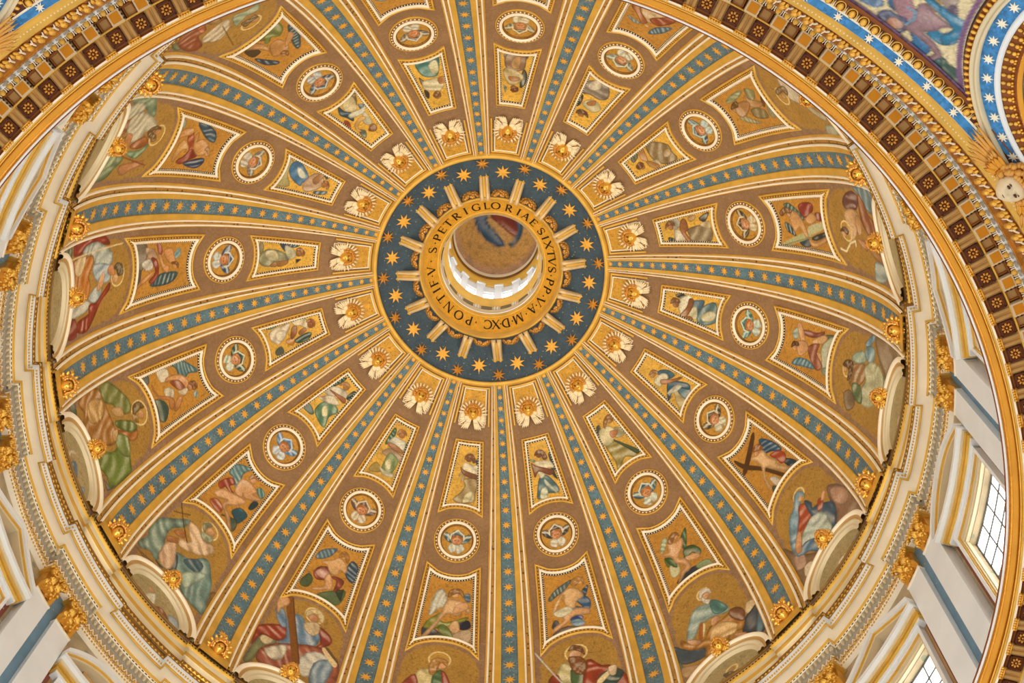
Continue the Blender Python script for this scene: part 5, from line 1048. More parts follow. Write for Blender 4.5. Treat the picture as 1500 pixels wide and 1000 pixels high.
for s in (-1, 1):
    v, f = ell((s * .19, .55, .16), (.17, .07, .2), 8, 5); A.add(v, f)
COLLAR = A.mesh('collar', 'gold', True)
A = Acc(); rg = random.Random(3)
for i in range(44):
    a = PI * rg.random(); q = math.sqrt(rg.random())
    x, y = .52 * q * math.cos(a), .44 * q * math.sin(a)
    s = rg.uniform(.07, .12)
    v, f = ell((x, y, .12 + .3 * (1 - q * q)), (s, s, s), 6, 4); A.add(v, f)
for i in range(9):
    a = PI * (i + .5) / 9
    v, f = ell((.52 * math.cos(a), .44 * math.sin(a), .1), (.13, .13, .12), 6, 4); A.add(v, f)
FRUIT = A.mesh('garland', 'rose', True)
NEAR = ['R and I of the first word', 'G', 'L', 'O and R', 'I and A of the second word', 'E and the S after it', 'I and X', 'T and V', 'S and P', 'P and V', 'V and A', 'A and M', 'M and D', 'X and C', 'P and O', 'O and N']
WHEN = {}
for k in range(16):
    R = empty('bracket', 'twin oculus bracket pointing between ' + rib_of(k), 'bracket', onring(PH + (k + .5) * D, 5.62, 113.52, -.38), 'brackets round the oculus')
    for b in BARS: put('bar', b, R)
    put('gold_web', GROOVE, R); put('collar', COLLAR, R)
    o = put('garland', FRUIT, None, onring(PH + k * D, 4.86, 113.92, -.3))
    tag(o, 'gold fruit garland by the lettered ring, towards ' + BAY[k], 'garland', 'garlands round the oculus')
RI, ZI, RO, ZO = 3.50, 115.48, 4.73, 114.50
TI = math.atan2(ZI - ZO, RO - RI)
R = empty('inscription_ring', 'gold ring with black Roman capitals around the oculus', 'ring', Matrix.Translation((0, 0, ZI)))
def rp(t_, h):                               # t along the cone from inner to outer edge, h towards the viewer
    r = RI + (RO - RI) * t_ - h * math.sin(TI); z = ZI + (ZO - ZI) * t_ - h * math.cos(TI)
    return (r, z - ZI)
for n_, m_, pts_ in (('lettered_band', 'inscr', [(.16, .10), (.88, .10)]),
                     ('outer_rim', 'gold', [(1.06, -.5), (1.03, .05), (1.02, .16), (.96, .2), (.92, .14), (.90, .17), (.87, .10)]),
                     ('inner_rim', 'gold', [(.17, .10), (.155, .15), (.12, .17), (.10, .10), (.07, .12), (.02, .14), (-.02, .05), (-.04, -.25)])):
    pv = [rp(*q) for q in pts_]
    if n_ == 'outer_rim': pv = [(4.85, 113.99 - ZI), (4.80, 113.86 - ZI), (4.70, 113.84 - ZI), (4.66, 113.95 - ZI)] + pv[3:]
    V, F = revolve(pv)
    put(n_, mesh(n_, V, F, m_), R)
# letters built from thick and thin strokes with serifs
def strokeq(x0, y0, x1, y1, wd):
    dx, dy = x1 - x0, y1 - y0; L = math.hypot(dx, dy); nx_, ny_ = -dy / L * wd / 2, dx / L * wd / 2
    return [(x0 + nx_, y0 + ny_), (x0 - nx_, y0 - ny_), (x1 - nx_, y1 - ny_), (x1 + nx_, y1 + ny_)]
def arcq(cx, cy, rx, ry, a0, a1, w0, w1, n=16):
    out = []
    for i in range(n):
        t0, t1 = i / n, (i + 1) / n
        q = []
        for t_, s in ((t0, 1), (t1, 1), (t1, -1), (t0, -1)):
            a = math.radians(a0 + (a1 - a0) * t_)
            ww = w0 + (w1 - w0) * abs(math.cos(a))
            q.append((cx + (rx + s * ww / 2) * math.cos(a), cy + (ry + s * ww / 2) * math.sin(a)))
        out.append(q)
    return out
TK, TN = .17, .08
def ser(x, y, wd=.26): return strokeq(x - wd / 2, y, x + wd / 2, y, .05)
def glyph(c):
    I = lambda x: [strokeq(x, 0, x, 1, TK), ser(x, .02), ser(x, .98)]
    if c == 'I': return I(0)
    if c == 'P': return I(-.2) + arcq(-.1, .73, .32, .25, -90, 90, TN, TK) + [strokeq(-.2, .98, -.08, .98, TN), strokeq(-.2, .48, -.08, .48, TN)]
    if c == 'R': return glyph('P') + [strokeq(-.02, .48, .36, .02, TK), ser(.38, .02, .2)]
    if c == 'E': return I(-.2) + [strokeq(-.2, .97, .25, .97, TN), strokeq(-.2, .52, .18, .52, TN), strokeq(-.2, .03, .27, .03, TN), strokeq(.25, .97, .25, .82, .05), strokeq(.27, .03, .27, .18, .05), strokeq(.18, .43, .18, .61, .05)]
    if c == 'F': return I(-.2) + [strokeq(-.2, .97, .25, .97, TN), strokeq(-.2, .52, .18, .52, TN), strokeq(.25, .97, .25, .82, .05), strokeq(.18, .43, .18, .61, .05)]
    if c == 'L': return I(-.2) + [strokeq(-.2, .03, .28, .03, TN), strokeq(.28, .03, .28, .2, .05)]
    if c == 'T': return [strokeq(0, 0, 0, 1, TK), ser(0, .02), strokeq(-.36, .97, .36, .97, TN), strokeq(-.36, .97, -.36, .8, .05), strokeq(.36, .97, .36, .8, .05)]
    if c == 'O': return arcq(0, .5, .42, .48, 0, 360, TN, TK, 28)
    if c == 'C': return arcq(.04, .5, .44, .48, 48, 312, TN, TK, 22) + [strokeq(.34, .86, .34, .68, .05), strokeq(.34, .14, .34, .3, .05)]
    if c == 'G': return arcq(.02, .5, .44, .48, 48, 300, TN, TK, 22) + [strokeq(.32, .86, .32, .68, .05), strokeq(.30, .06, .30, .45, TK), ser(.28, .45, .3)]
    if c == 'D': return I(-.28) + arcq(-.2, .5, .55, .48, -90, 90, TN, TK, 20) + [strokeq(-.28, .98, -.18, .98, TN), strokeq(-.28, .02, -.18, .02, TN)]
    if c == 'S': return arcq(0, .74, .25, .24, 40, 270, TN, TN * 1.3, 14) + arcq(0, .26, .27, .24, 90, -140, TN, TK, 14) + [strokeq(-.16, .62, .17, .38, TK), strokeq(.2, .9, .2, .72, .05), strokeq(-.22, .1, -.22, .28, .05)]
    if c == 'A': return [strokeq(-.34, 0, .0, 1, TN), strokeq(.0, 1, .34, 0, TK), strokeq(-.2, .36, .2, .36, TN), ser(-.34, .02, .22), ser(.34, .02, .26)]
    if c == 'V': return [strokeq(-.34, 1, .0, 0, TK), strokeq(.0, 0, .34, 1, TN), ser(-.34, .98, .26), ser(.34, .98, .22)]
    if c == 'X': return [strokeq(-.34, 1, .34, 0, TK), strokeq(-.34, 0, .34, 1, TN)] + [ser(x, y, .22) for x in (-.34, .34) for y in (.02, .98)]
    if c == 'N': return [strokeq(-.34, 0, -.34, 1, TN), strokeq(-.36, 1, .34, 0, TK), strokeq(.34, 0, .34, 1, TN), ser(-.34, .02, .2), ser(.34, .98, .22), ser(-.38, .98, .2)]
    if c == 'M': return [strokeq(-.46, 0, -.34, 1, TN), strokeq(-.34, 1, .02, 0, TK), strokeq(.02, 0, .36, 1, TN), strokeq(.36, 1, .46, 0, TK), ser(-.46, .02, .2), ser(.46, .02, .24)]
    return [[(0, .58), (-.09, .47), (0, .36), (.09, .47)]]
TEXT = [('.', 13.86), ('S', 14.34), ('.', 14.66), ('P', 14.93), ('E', 15.30), ('T', 15.68), ('R', 16.12), ('I', 16.58), ('G', 17.06), ('L', 17.51), ('O', 17.87), ('R', 18.42), ('I', 18.87), ('A', 19.22), ('E', 19.64),
        ('S', 20.12), ('I', 20.45), ('X', 20.78), ('T', 21.16), ('V', 21.51), ('S', 21.85), ('.', 22.11), ('P', 22.39), ('P', 22.76), ('.', 23.05), ('V', 23.32), ('.', 23.55), ('A', 23.79), ('.', 24.12), ('M', 24.51), ('.', 24.79),
        ('D', 25.08), ('.', 25.30), ('X', 25.51), ('C', 25.86), ('.', 26.36), ('P', 26.67), ('O', 27.16), ('N', 27.71), ('T', 28.20), ('I', 28.58), ('F', 28.92), ('.', 29.22), ('V', 29.47)]
for c, az in TEXT:
    A = Acc()
    for q in glyph(c):
        v, f = prism(q, 0, .012)
        A.add(v, f)
    r0, z0 = rp(.30, .10)
    sc = .66
    P = []
    for x, y, h in A.v:
        t_ = .30 + y * sc / math.hypot(RO - RI, ZO - ZI)
        r, z = rp(t_, .10 + h)
        a = PH + az * D + x * sc / 4.15
        P.append((r * math.cos(a), r * math.sin(a), z))
    nm = 'letter' if c != '.' else 'point'
    put(nm, mesh(nm, P, A.f, 'letter'), R)

# ------------------------------------------------------------------ lantern
RL = 3.42
lw = struct('wall_lantern', 'white and gold drum of the lantern above the oculus')
def lpart(n_, m_, pts_, smooth=False):
    V, F = revolve(pts_, n=96); put(n_, mesh(n_, V, F, m_, smooth), lw)
lpart('base_band', 'beige', [(RL - .05, 115.3), (RL - .05, 115.75), (RL - .12, 115.8), (RL - .12, 116.0)])
lpart('panel_zone', 'beige', [(RL + .05, 116.0), (RL + .05, 117.6)])
lpart('gallery_cornice', 'gold', [(RL + .05, 117.5), (RL - .05, 117.62), (RL - .08, 117.9), (RL - .2, 118.05), (RL - .24, 118.4), (RL - .30, 118.5), (RL - .30, 118.75), (RL + .05, 118.8)])
lpart('window_zone', 'lantern', [(RL + .08, 118.7), (RL + .08, 124.9)])
lpart('upper_cornice', 'gold', [(RL + .05, 124.2), (RL - .06, 124.3), (RL - .08, 124.75), (RL - .16, 124.8), (RL - .22, 125.5)])
lpart('dotted_cornice', 'olap', [(RL - .22, 125.5), (RL - .30, 126.0)])
lpart('top_fillet', 'cream', [(RL - .30, 126.0), (RL - .38, 126.6), (RL - .36, 126.75), (RL, 126.8)])
pp_ = baymat(0)
v, f = box((RL + .0, 0, 116.85), (.12, .74, .95)); pm = mesh('dark_panel', v, f, 'panel')
A = Acc()
for s in (-1, 1):
    v, f = ell((RL - .02, s * .1, 116.85), (.12, .07, .5), 8, 6); A.add(v, f)
bm_ = A.mesh('baluster', 'lantern', True)
v, f = box((RL + .0, 0, 121.8), (.22, .50, 4.7)); A = Acc(); A.add(v, f)
v, f = box((RL - .04, 0, 124.0), (.3, .66, .3)); A.add(v, f)
pil = A.mesh('pilaster', 'lantern')
A = Acc()
for i in range(2):
    for j in range(3):
        v, f = box((RL + .03, -.19 + .38 * i, 119.35 + .85 * j), (.05, .34, .78)); A.add(v, f)
pane_m = A.mesh('glazing', 'lglass')
v, f = box((RL + .05, 0, 120.25), (.06, .86, 2.9)); wf = mesh('window_frame', v, f, 'grey')
A = Acc()
for s in (-.42, .42):
    v, f = box((RL + .02, s, 120.25), (.14, .06, 2.9)); A.add(v, f)
v, f = box((RL + .0, 0, 121.75), (.2, .98, .12)); A.add(v, f)
wf2 = A.mesh('architrave', 'lantern')
for k in range(16):
    o = put('dark_panel', pm, lw, rotz(PH + k * D)); o = put('baluster', bm_, lw, rotz(PH + (k + .5) * D))
    put('pilaster', pil, lw, rotz(PH + (k + .5) * D))
    wn = put('lantern_window', wf, lw, rotz(PH + k * D))
    put('glazing', pane_m, wn); put('architrave', wf2, wn)
n_, m_ = 64, 26
tt = np.linspace(0, PI / 2, m_); aa = np.linspace(0, 2 * PI, n_ + 1)[:-1]
V = np.concatenate([np.stack([(RL - .02) * math.cos(q) * np.cos(aa), (RL - .02) * math.cos(q) * np.sin(aa), np.full(n_, 126.7 + 3.2 * math.sin(q))], 1) for q in tt])
# plan coordinates of the little vault as a flat disc for its painting
ql = np.concatenate([np.stack([(1 - q / (PI / 2)) * np.cos(aa), (1 - q / (PI / 2)) * np.sin(aa)], 1) for q in tt]) * 3
i = np.arange(n_); j = (i + 1) % n_
F = np.concatenate([np.stack([k * n_ + i, k * n_ + j, (k + 1) * n_ + j, (k + 1) * n_ + i], 1) for k in range(m_ - 1)])
lv = struct('ceiling', 'little painted vault of the lantern with a blue and red robed figure')
bgc = goldbg(ql[:, 0], ql[:, 1], 5, 'f0c070', 'b08848', .6)
rq = np.hypot(ql[:, 0], ql[:, 1])
cl = np.array(lin('c8a080'))[None] * (.6 + .8 * vnoise(ql[:, 0] * 1.5, ql[:, 1] * 1.5, 2.2, 8))[:, None] + np.array(lin('7a8488'))[None] * (.35 * vnoise(ql[:, 0], ql[:, 1], 1.7, 4))[:, None]
e = np.clip((rq - 1.75) / .5, 0, 1)[:, None]
bgc = bgc * (1 - e) + cl * e
put('vault_mosaic', mesh('vault_mosaic', V, F, 'mosaic', True, paint(ql[:, 0], ql[:, 1], LANT, bgc, 3, .06)), lv)

# ------------------------------------------------------------------ entablature of the drum with forward breaks over the pilaster pairs
RF, W0 = 22.9, 1.60
def plan(d, step, w0=W0):
    """plan outline of the whole ring at projection d"""
    P = []
    Rr, Rs = RF - d, RF + step - d
    hw = (w0 + d) / RF
    for k in range(16):
        a = PH + (k + .5) * D
        for t_ in np.linspace(-hw, hw, 9): P.append((Rr * math.cos(a + t_), Rr * math.sin(a + t_)))
        for t_ in np.linspace(hw, D - hw, 9): P.append((Rs * math.cos(a + t_), Rs * math.sin(a + t_)))
    return np.array(P)
def broken(prof, step, w0=W0):
    V = np.concatenate([np.c_[plan(d, step, w0), np.full(288, z)] for d, z in prof])
    n = 288; i = np.arange(n); j = (i + 1) % n
    F = np.concatenate([np.stack([k * n + i, k * n + j, (k + 1) * n + j, (k + 1) * n + i], 1) for k in range(len(prof) - 1)])
    return V, F
ent = struct('trim_2', 'white and gold entablature of the drum stepping forward over the pilaster pairs')
ST = .36
for n_, m_, pr in (
        ('architrave', 'cream', [(-.7, 82.0), (.02, 82.0), (.02, 82.25), (.06, 82.28), (.06, 82.45)]),
        ('frieze_ground', 'tan', [(.05, 82.45), (.07, 82.98)]),
        ('grey_soffit', 'grey', [(.07, 82.98), (.17, 83.02)]),
        ('egg_ground', 'grey', [(.17, 83.02), (.24, 83.62)]),
        ('bead_ground', 'cream', [(.24, 83.62), (.29, 83.66), (.29, 83.86)]),
        ('gold_edge', 'gold', [(.29, 83.86), (.33, 83.9), (.36, 84.06)]),
        ('soffit', 'cream', [(.36, 84.06), (.84, 84.09)]),
        ('gold_lip', 'gold', [(.84, 84.09), (.88, 84.0), (.93, 84.12), (.93, 84.2)]),
        ('white_fascia', 'stone', [(.93, 84.2), (.95, 84.36), (1.0, 84.40), (1.03, 84.78)]),
        ('gold_crest', 'olap', [(1.03, 84.78), (1.07, 84.82), (1.12, 85.05)]),
        ('top_ledge', 'grey', [(1.12, 85.05), (1.05, 85.1), (-.7, 85.12)])):
    V, F = broken(pr, ST)
    put(n_, mesh(n_, V, F, m_), ent)
def along(d, step, z, pitch, w0=W0):
    """points and directions spaced evenly along the stepped outline"""
    P = plan(d, step, w0); P = np.vstack([P, P[:1]])
    s = np.r_[0, np.cumsum(np.linalg.norm(np.diff(P, axis=0), axis=1))]
    n = int(s[-1] / pitch); q = (np.arange(n) + .5) * s[-1] / n
    x, y = np.interp(q, s, P[:, 0]), np.interp(q, s, P[:, 1])
    x2, y2 = np.interp(q + .02, s, P[:, 0]), np.interp(q + .02, s, P[:, 1])
    tx, ty = x2 - x, y2 - y; L = np.hypot(tx, ty) + 1e-9
    return np.c_[x, y, np.full(n, z)], np.c_[tx / L, ty / L]
def course(name, m, d, z, pitch, shape, parent=ent, step=ST, w0=W0):
    """one course of small repeated ornament: shape = vertices (t along, p projection, z) and faces"""
    P, T = along(d, step, z, pitch, w0)
    v, f = shape; v = np.array(v, float); f = f
    N = np.c_[-T[:, 1], T[:, 0]]
    N *= np.sign(-(N[:, 0] * P[:, 0] + N[:, 1] * P[:, 1]))[:, None]
    V = np.stack([P[:, None, 0] + v[None, :, 0] * T[:, None, 0] + v[None, :, 1] * N[:, None, 0],
                  P[:, None, 1] + v[None, :, 0] * T[:, None, 1] + v[None, :, 1] * N[:, None, 1],
                  P[:, None, 2] + v[None, :, 2] + 0 * T[:, None, 0]], -1)
    n, kv = V.shape[:2]
    F = [tuple(i + q * kv for i in fc) for q in range(n) for fc in f]
    o = put(name, mesh(name, V.reshape(-1, 3), F, m), parent)
    o['kind'] = 'stuff'
def wedge(wd, dp, z0, z1):                  # pointed leaf
    return [(-wd, 0, z0), (wd, 0, z0), (0, 0, z1), (0, dp, (z0 * .6 + z1 * .4))], [(0, 1, 3), (1, 2, 3), (2, 0, 3)]
def zig(wd, dp, z0, z1, th):
    v = []
    for s in (1, -1):
        q = [(s * wd, z0), (s * wd - s * th, z0), (0 - s * 0, z1 - th * 1.6), (0, z1)]
        for x, z in q: v += [(x, 0.0, z), (x, dp, z)]
    f = []
    for b in (0, 8): f += [(b + 1, b + 3, b + 5, b + 7), (b, b + 1, b + 7, b + 6), (b + 2, b + 3, b + 5, b + 4)]
    return v, f
def bx(wd, dp, z0, z1):
    v, f = box((0, dp / 2, (z0 + z1) / 2), (wd, dp, z1 - z0)); return v, f
def egg(wd, dp, z0, z1):
    return ell((0, dp * .3, (z0 + z1) / 2), (wd, dp, (z1 - z0) / 2), 6, 4)
course('bead_course', 'gold', .06, 82.28, .16, bx(.085, .05, 0, .12))
course('zigzag_course', 'cream', .065, 82.47, .34, zig(.17, .07, 0, .46, .07))
course('leaf_course', 'gold', .06, 82.47, .34, wedge(.09, .06, 0, .30))
course('egg_course', 'beige', .19, 83.05, .30, egg(.10, .14, 0, .52))
course('dart_course', 'dark', .20, 83.1, .30, wedge(.05, .03, .02, .2))
course('dash_course', 'dark', .29, 83.68, .24, bx(.13, .015, 0, .09))
course('pearl_course', 'gold', .95, 84.38, .16, bx(.09, .07, -.03, .07))
course('crest_course', 'gold', 1.05, 84.80, .26, wedge(.12, .08, 0, .22))
course('under_bead_course', 'gold', .02, 82.05, .2, bx(.1, .04, 0, .12))

# low attic between the entablature and the springing of the vault
att = struct('trim_3', 'gold and beige plinth at the springing of the vault')
for n_, m_, pr in (('plinth', 'dark', [(.0, 85.1), (.0, 87.05)]), ('gold_band', 'olap', [(.0, 87.05), (.12, 87.08), (.14, 87.4), (.17, 87.45)]),  # plinth coloured dark to paint the shaded gap above the cornice
                   ('beige_band', 'beige', [(.17, 87.45), (.16, 87.9), (.2, 88.0)]), ('gold_fillet', 'gold', [(.2, 88.0), (.24, 88.3), (.22, 88.4)]),
                   ('upper_band', 'beige', [(.22, 88.4), (.26, 88.85)]), ('top_edge', 'gold', [(.26, 88.85), (.36, 88.95), (.38, 89.2), (.34, 89.22), (-.2, 89.3)])):
    V, F = broken(pr, .16, 1.3)
    put(n_, mesh(n_, V, F, m_), att)
course('dot_course', 'dark', .375, 89.0, .22, bx(.1, .02, 0, .1), att, .16, 1.3)
course('crest_course', 'gold', .13, 87.1, .3, wedge(.14, .08, 0, .30), att, .16, 1.3)

# ------------------------------------------------------------------ drum wall, windows, pilasters
dw = struct('wall_drum', 'painted and marble wall of the drum between the pilasters')
RW = 23.5
UW = 2.02 / RW                               # half angle of a window opening
ZT = 75.55                                   # head of the opening
def patch(a0, a1, z0, z1, r=RW, n=10):
    a = np.linspace(a0, a1, n)
    V = np.concatenate([np.stack([r * np.cos(a), r * np.sin(a), np.full(n, z)], 1) for z in (z0, z1)])
    return V, grid_idx(n, 2)
VV, FF, nn_ = [], [], 0
for a0, a1, z0, z1 in ((-D / 2, -UW, 62, ZT), (UW, D / 2, 62, ZT), (-D / 2, D / 2, ZT, 82.4)):
    V, F = patch(a0, a1, z0, z1); VV.append(V); FF.append(F + nn_); nn_ += len(V)
V, F = revolve([(RW, ZT), (RW + .9, ZT)], -UW, UW, 6); VV.append(V); FF.append(F + nn_); nn_ += len(V)
for s in (-1, 1):
    a = s * UW
    V = np.array([(r * math.cos(a), r * math.sin(a), z) for z in (62, ZT) for r in (RW, RW + .9)]); VV.append(V); FF.append(np.array([[0, 1, 3, 2]]) + nn_); nn_ += 4
wallm = mesh('wall_bay', np.concatenate(VV), np.concatenate(FF), 'fresco')
for k in range(16): put('wall_bay', wallm, dw, rotz(PH + k * D))

def abox(a0, a1, r0, r1, z0, z1, n=5):       # block between two radii (r0 inner face), curved in plan
    a = np.linspace(a0, a1, n)
    v = []
    for r in (r0, r1):
        for z in (z0, z1):
            v += [(r * math.cos(t_), r * math.sin(t_), z) for t_ in a]
    f = []
    for i in range(n - 1):
        for b0, b1 in ((0, n), (0, 2 * n), (n, 3 * n), (2 * n, 3 * n)):
            f.append((b0 + i, b0 + i + 1, b1 + i + 1, b1 + i))
    f += [(0, n, 3 * n, 2 * n), (n - 1, 2 * n - 1, 4 * n - 1, 3 * n - 1)]
    return v, f
def blocks(name, m, L):
    A = Acc()
    for q in L: A.add(*abox(*q))
    return A.mesh(name, m)
# painted borders either side of the windows
SB = [blocks('red_border', 'red', [(s * .238 * D - .006, s * .238 * D + .006, RW - .06, RW, 62, 76.5), (s * .285 * D - .006, s * .285 * D + .006, RW - .06, RW, 62, 77.2)]) for s in (1, -1)]
SB += [blocks('sand_border', 'sand', [(s * .262 * D - .0045, s * .262 * D + .0045, RW - .05, RW, 62, 76.8)]) for s in (1, -1)]
BW = [blocks('blue_strip', 'bluewall', [(-.02 + .5 * D, .02 + .5 * D, RW - .3, RW, 62, 82.0)])]
wv = (4, 5, 6, 7, 8, 9, 10, 11, 12, 13, 14, 15)
for k in wv:
    for me in SB: put('painted_border', me, dw, rotz(PH + k * D))
    put('blue_strip', BW[0], dw, rotz(PH + k * D))

def wbox(u0, u1, d0, z0, z1, back=RW): return (u0 * D, u1 * D, d0, back, z0, z1)
FR = 23.12
def surround(pre):
    out = []
    o, i_ = .252, .213
    out.append(('outer_architrave', blocks('outer_architrave', 'stone', [wbox(-o, -o + .02, FR, 62, 76.75), wbox(o - .02, o, FR, 62, 76.75), wbox(-o, o, FR, 76.35, 76.75)])))
    out.append(('gold_fillet', blocks('gold_fillet', 'gold', [wbox(-o + .02, -o + .027, FR + .05, 62, 76.35), wbox(o - .027, o - .02, FR + .05, 62, 76.35), wbox(-o + .02, o - .02, FR + .05, 76.2, 76.35)])))
    out.append(('inner_architrave', blocks('inner_architrave', 'beige', [wbox(-o + .027, -i_ - .004, FR + .12, 62, 76.2), wbox(i_ + .004, o - .027, FR + .12, 62, 76.2), wbox(-o + .027, o - .027, FR + .12, 75.75, 76.2)])))
    out.append(('inner_bead', blocks('inner_bead', 'beige', [wbox(-i_ - .004, -i_ + .002, FR + .2, 62, 75.75), wbox(i_ - .002, i_ + .004, FR + .2, 62, 75.75), wbox(-i_, i_, FR + .2, 75.6, 75.75)])))
    return out
SUR = surround('')
def slantbox(u0, z0, u1, z1, r0, th, back=RW - .1, n=6, curve=None):
    """raking or curved member of a pediment"""
    u = np.linspace(u0, u1, n)
    zz = np.array([curve(x) for x in u]) if curve else np.linspace(z0, z1, n)
    v = []
    for r in (r0, back):
        for dz in (0, th):
            v += [(r * math.cos(t_ * D), r * math.sin(t_ * D), z + dz) for t_, z in zip(u, zz)]
    f = []
    for i in range(n - 1):
        for b0, b1 in ((0, n), (0, 2 * n), (n, 3 * n), (2 * n, 3 * n)):
            f.append((b0 + i, b0 + i + 1, b1 + i + 1, b1 + i))
    f += [(0, n, 3 * n, 2 * n), (n - 1, 2 * n - 1, 4 * n - 1, 3 * n - 1)]
    return v, f
PE = .318
def pediment(tri):
    out = []
    z0, zt = 77.75, 79.75
    zc = lambda dz: (lambda u: z0 + dz + (zt - z0) * (1 - (abs(u) / PE) ** 2))
    def rake(name, m, r0, lo, th, ins=0):
        A = Acc(); e = PE - ins
        if tri:
            zz = lambda u: z0 + lo + (zt - z0) * (1 - abs(u) / PE)
            A.add(*slantbox(-e, zz(e), 0, zz(0), r0, th)); A.add(*slantbox(0, zz(0), e, zz(e), r0, th))
        else:
            A.add(*slantbox(-e, 0, e, 0, r0, th, n=25, curve=zc(lo)))
        return (name, A.mesh(name, m))
    out.append(rake('raking_cornice', 'stone', 22.48, .12, .40))
    out.append(rake('raking_fillet', 'gold', 22.62, .02, .10, .008))
    out.append(rake('raking_bed', 'beige', 22.72, -.16, .18, .012))
    out.append(('cornice', blocks('cornice', 'stone', [wbox(-PE, PE, 22.56, 77.5, 77.8)])))
    out.append(('cornice_bed', blocks('cornice_bed', 'beige', [wbox(-PE + .01, PE - .01, 22.78, 77.3, 77.5)])))
    out.append(('gold_fillet', blocks('gold_fillet', 'gold', [wbox(-PE + .015, PE - .015, 22.86, 77.12, 77.3), wbox(-PE + .02, PE - .02, 22.94, 76.95, 77.05)])))
    out.append(('frieze', blocks('frieze', 'stone', [wbox(-.285, .285, 23.05, 76.72, 77.12)])))
    A = Acc()
    if tri: A.add(*slantbox(-PE + .03, 77.8, 0, 79.5, 23.0, .02));
    me = blocks('tympanum', 'tan', [wbox(-PE + .03, PE - .03, 23.1, 77.8, 78.0), wbox(-.24, .24, 23.1, 78.0, 78.5), wbox(-.14, .14, 23.1, 78.5, 79.2)])
    out.append(('tympanum', me))
    return out
PED = {True: pediment(True), False: pediment(False)}
# glazing: each pane between the dark bars
panes = []
NC_, NRW = 4, 10
pa = np.linspace(-UW * .985, UW * .985, NC_ + 1); pz = [ZT - .06 - i * 1.32 for i in range(NRW + 1)]
pane_me = []
for c in range(NC_):
    v, f = abox(pa[c] + .0011, pa[c + 1] - .0011, RW + .36, RW + .40, -1.285, 0, 2)
    pane_me.append(mesh('pane', v, f, 'glass'))
L = [(q - .0011, q + .0011, RW + .30, RW + .42, 62, ZT) for q in pa] + [(-UW, UW, RW + .30, RW + .42, z - .025, z + .025) for z in pz]
BARSM = blocks('glazing_bars', 'lead', L)
for idx, k in enumerate(wv):
    tri = (k % 2 == 1)
    Wn = struct('window_%d' % (idx + 1), 'drum window with %s pediment below the bay of %s' % ('triangular' if tri else 'curved', BAY[k]))
    Wn.matrix_world = rotz(PH + k * D)
    for n_, me in SUR: put(n_, me, Wn)
    pd = put('pediment', PED[tri][0][1], Wn)
    for n_, me in PED[tri][1:]: put(n_, me, pd)
    put('glazing_bars', BARSM, Wn)
    for c in range(NC_):
        for r in range(NRW):
            put('pane', pane_me[c], Wn, Matrix.Translation((0, 0, pz[r] - .03)))

# pilaster pairs with gilded capitals
PI0, PI1 = .0145, .0690
shaft = []
for s in (1, -1):
    a0, a1 = sorted((s * PI0, s * PI1))
    A = Acc(); A.add(*abox(a0, a1, RF, RW, 62, 79.42))
    sm = A.mesh('shaft', 'stone')
    ast = blocks('astragal', 'cream', [(a0 - .001, a1 + .001, RF - .05, RW, 79.40, 79.55)])
    bell = blocks('bell', 'gilt', [(a0 + .004, a1 - .004, RF + .02, RW, 79.55, 81.9)])
    ab = blocks('abacus', 'gold', [(a0 - .004, a1 + .004, RF - .25, RW, 81.78, 82.02)])
    leaves = []
    am = (a0 + a1) / 2
    def leafm(nm, w_, z0, hgt, proj, n=5):
        v, f = [], []
        for j in range(n + 1):
            t_ = j / n
            wd = w_ * (1 - .45 * t_ ** 2) * (.85 + .3 * math.sin(PI * t_))
            x = -proj * (t_ ** 2.2)
            zz = z0 + hgt * (t_ if t_ < .85 else .85 + (t_ - .85) * -.6)
            for q, dx in ((-wd, .04), (-wd * .4, -.05), (0, .0), (wd * .4, -.05), (wd, .04)):
                v.append((x + dx, q, zz))
        for j in range(n):
            for i in range(4): f.append((j * 5 + i, j * 5 + i + 1, j * 5 + i + 6, j * 5 + i + 5))
        return mesh(nm, v, f, 'gilt', True)
    shaft.append((s, a0, a1, am, sm, ast, bell, ab))
LEAF1 = leafm('acanthus_leaf', .20, 0, 1.05, .42); LEAF2 = leafm('acanthus_leaf', .24, 0, 1.5, .55)
A = Acc()
for i in range(16):
    a = i * .55; r = .36 - .019 * i
    v, f = ell((-.02 - .16, r * math.cos(a), r * math.sin(a)), (.13, .085, .085), 6, 4); A.add(v, f)
VOL = A.mesh('volute', 'gilt', True)
A = Acc(); rg = random.Random(9)
for i in range(26):
    v, f = ell((-.12 - rg.random() * .25, rg.uniform(-.55, .55), rg.uniform(0, 1.9)), (.1, rg.uniform(.06, .12), rg.uniform(.07, .14)), 6, 4); A.add(v, f)
SPR = A.mesh('foliage_sprigs', 'gilt', True)
for k in (4, 5, 6, 7, 8, 9, 10, 11, 12, 13, 14, 15):
    for s, a0, a1, am, sm, ast, bell, ab in shaft:
        R = empty('pilaster', 'white marble pilaster, %s one of its pair, towards %s' % (('clockwise', BAY[(k + 1) % 16]) if s > 0 else ('anticlockwise', BAY[k])), 'pilaster', rotz(PH + (k + .5) * D), 'paired drum pilasters')
        put('shaft', sm, R); put('astragal', ast, R, None, None)
        C = put('capital', bell, R, None, 'gilded acanthus capital')
        put('abacus', ab, C)
        base = rotz(am)
        for i in range(3): put('acanthus_leaf', LEAF1, C, base @ Matrix.Translation((RF, (i - 1) * .42, 79.6)))
        for i in range(2): put('acanthus_leaf', LEAF2, C, base @ Matrix.Translation((RF - .02, (i - .5) * .46, 79.7)))
        for q in (-1, 1): put('volute', VOL, C, base @ Matrix.Translation((RF - .15, q * .42, 81.4)))
        o = put('foliage_sprigs', SPR, C, base @ Matrix.Translation((RF, 0, 79.65))); o['kind'] = 'stuff'

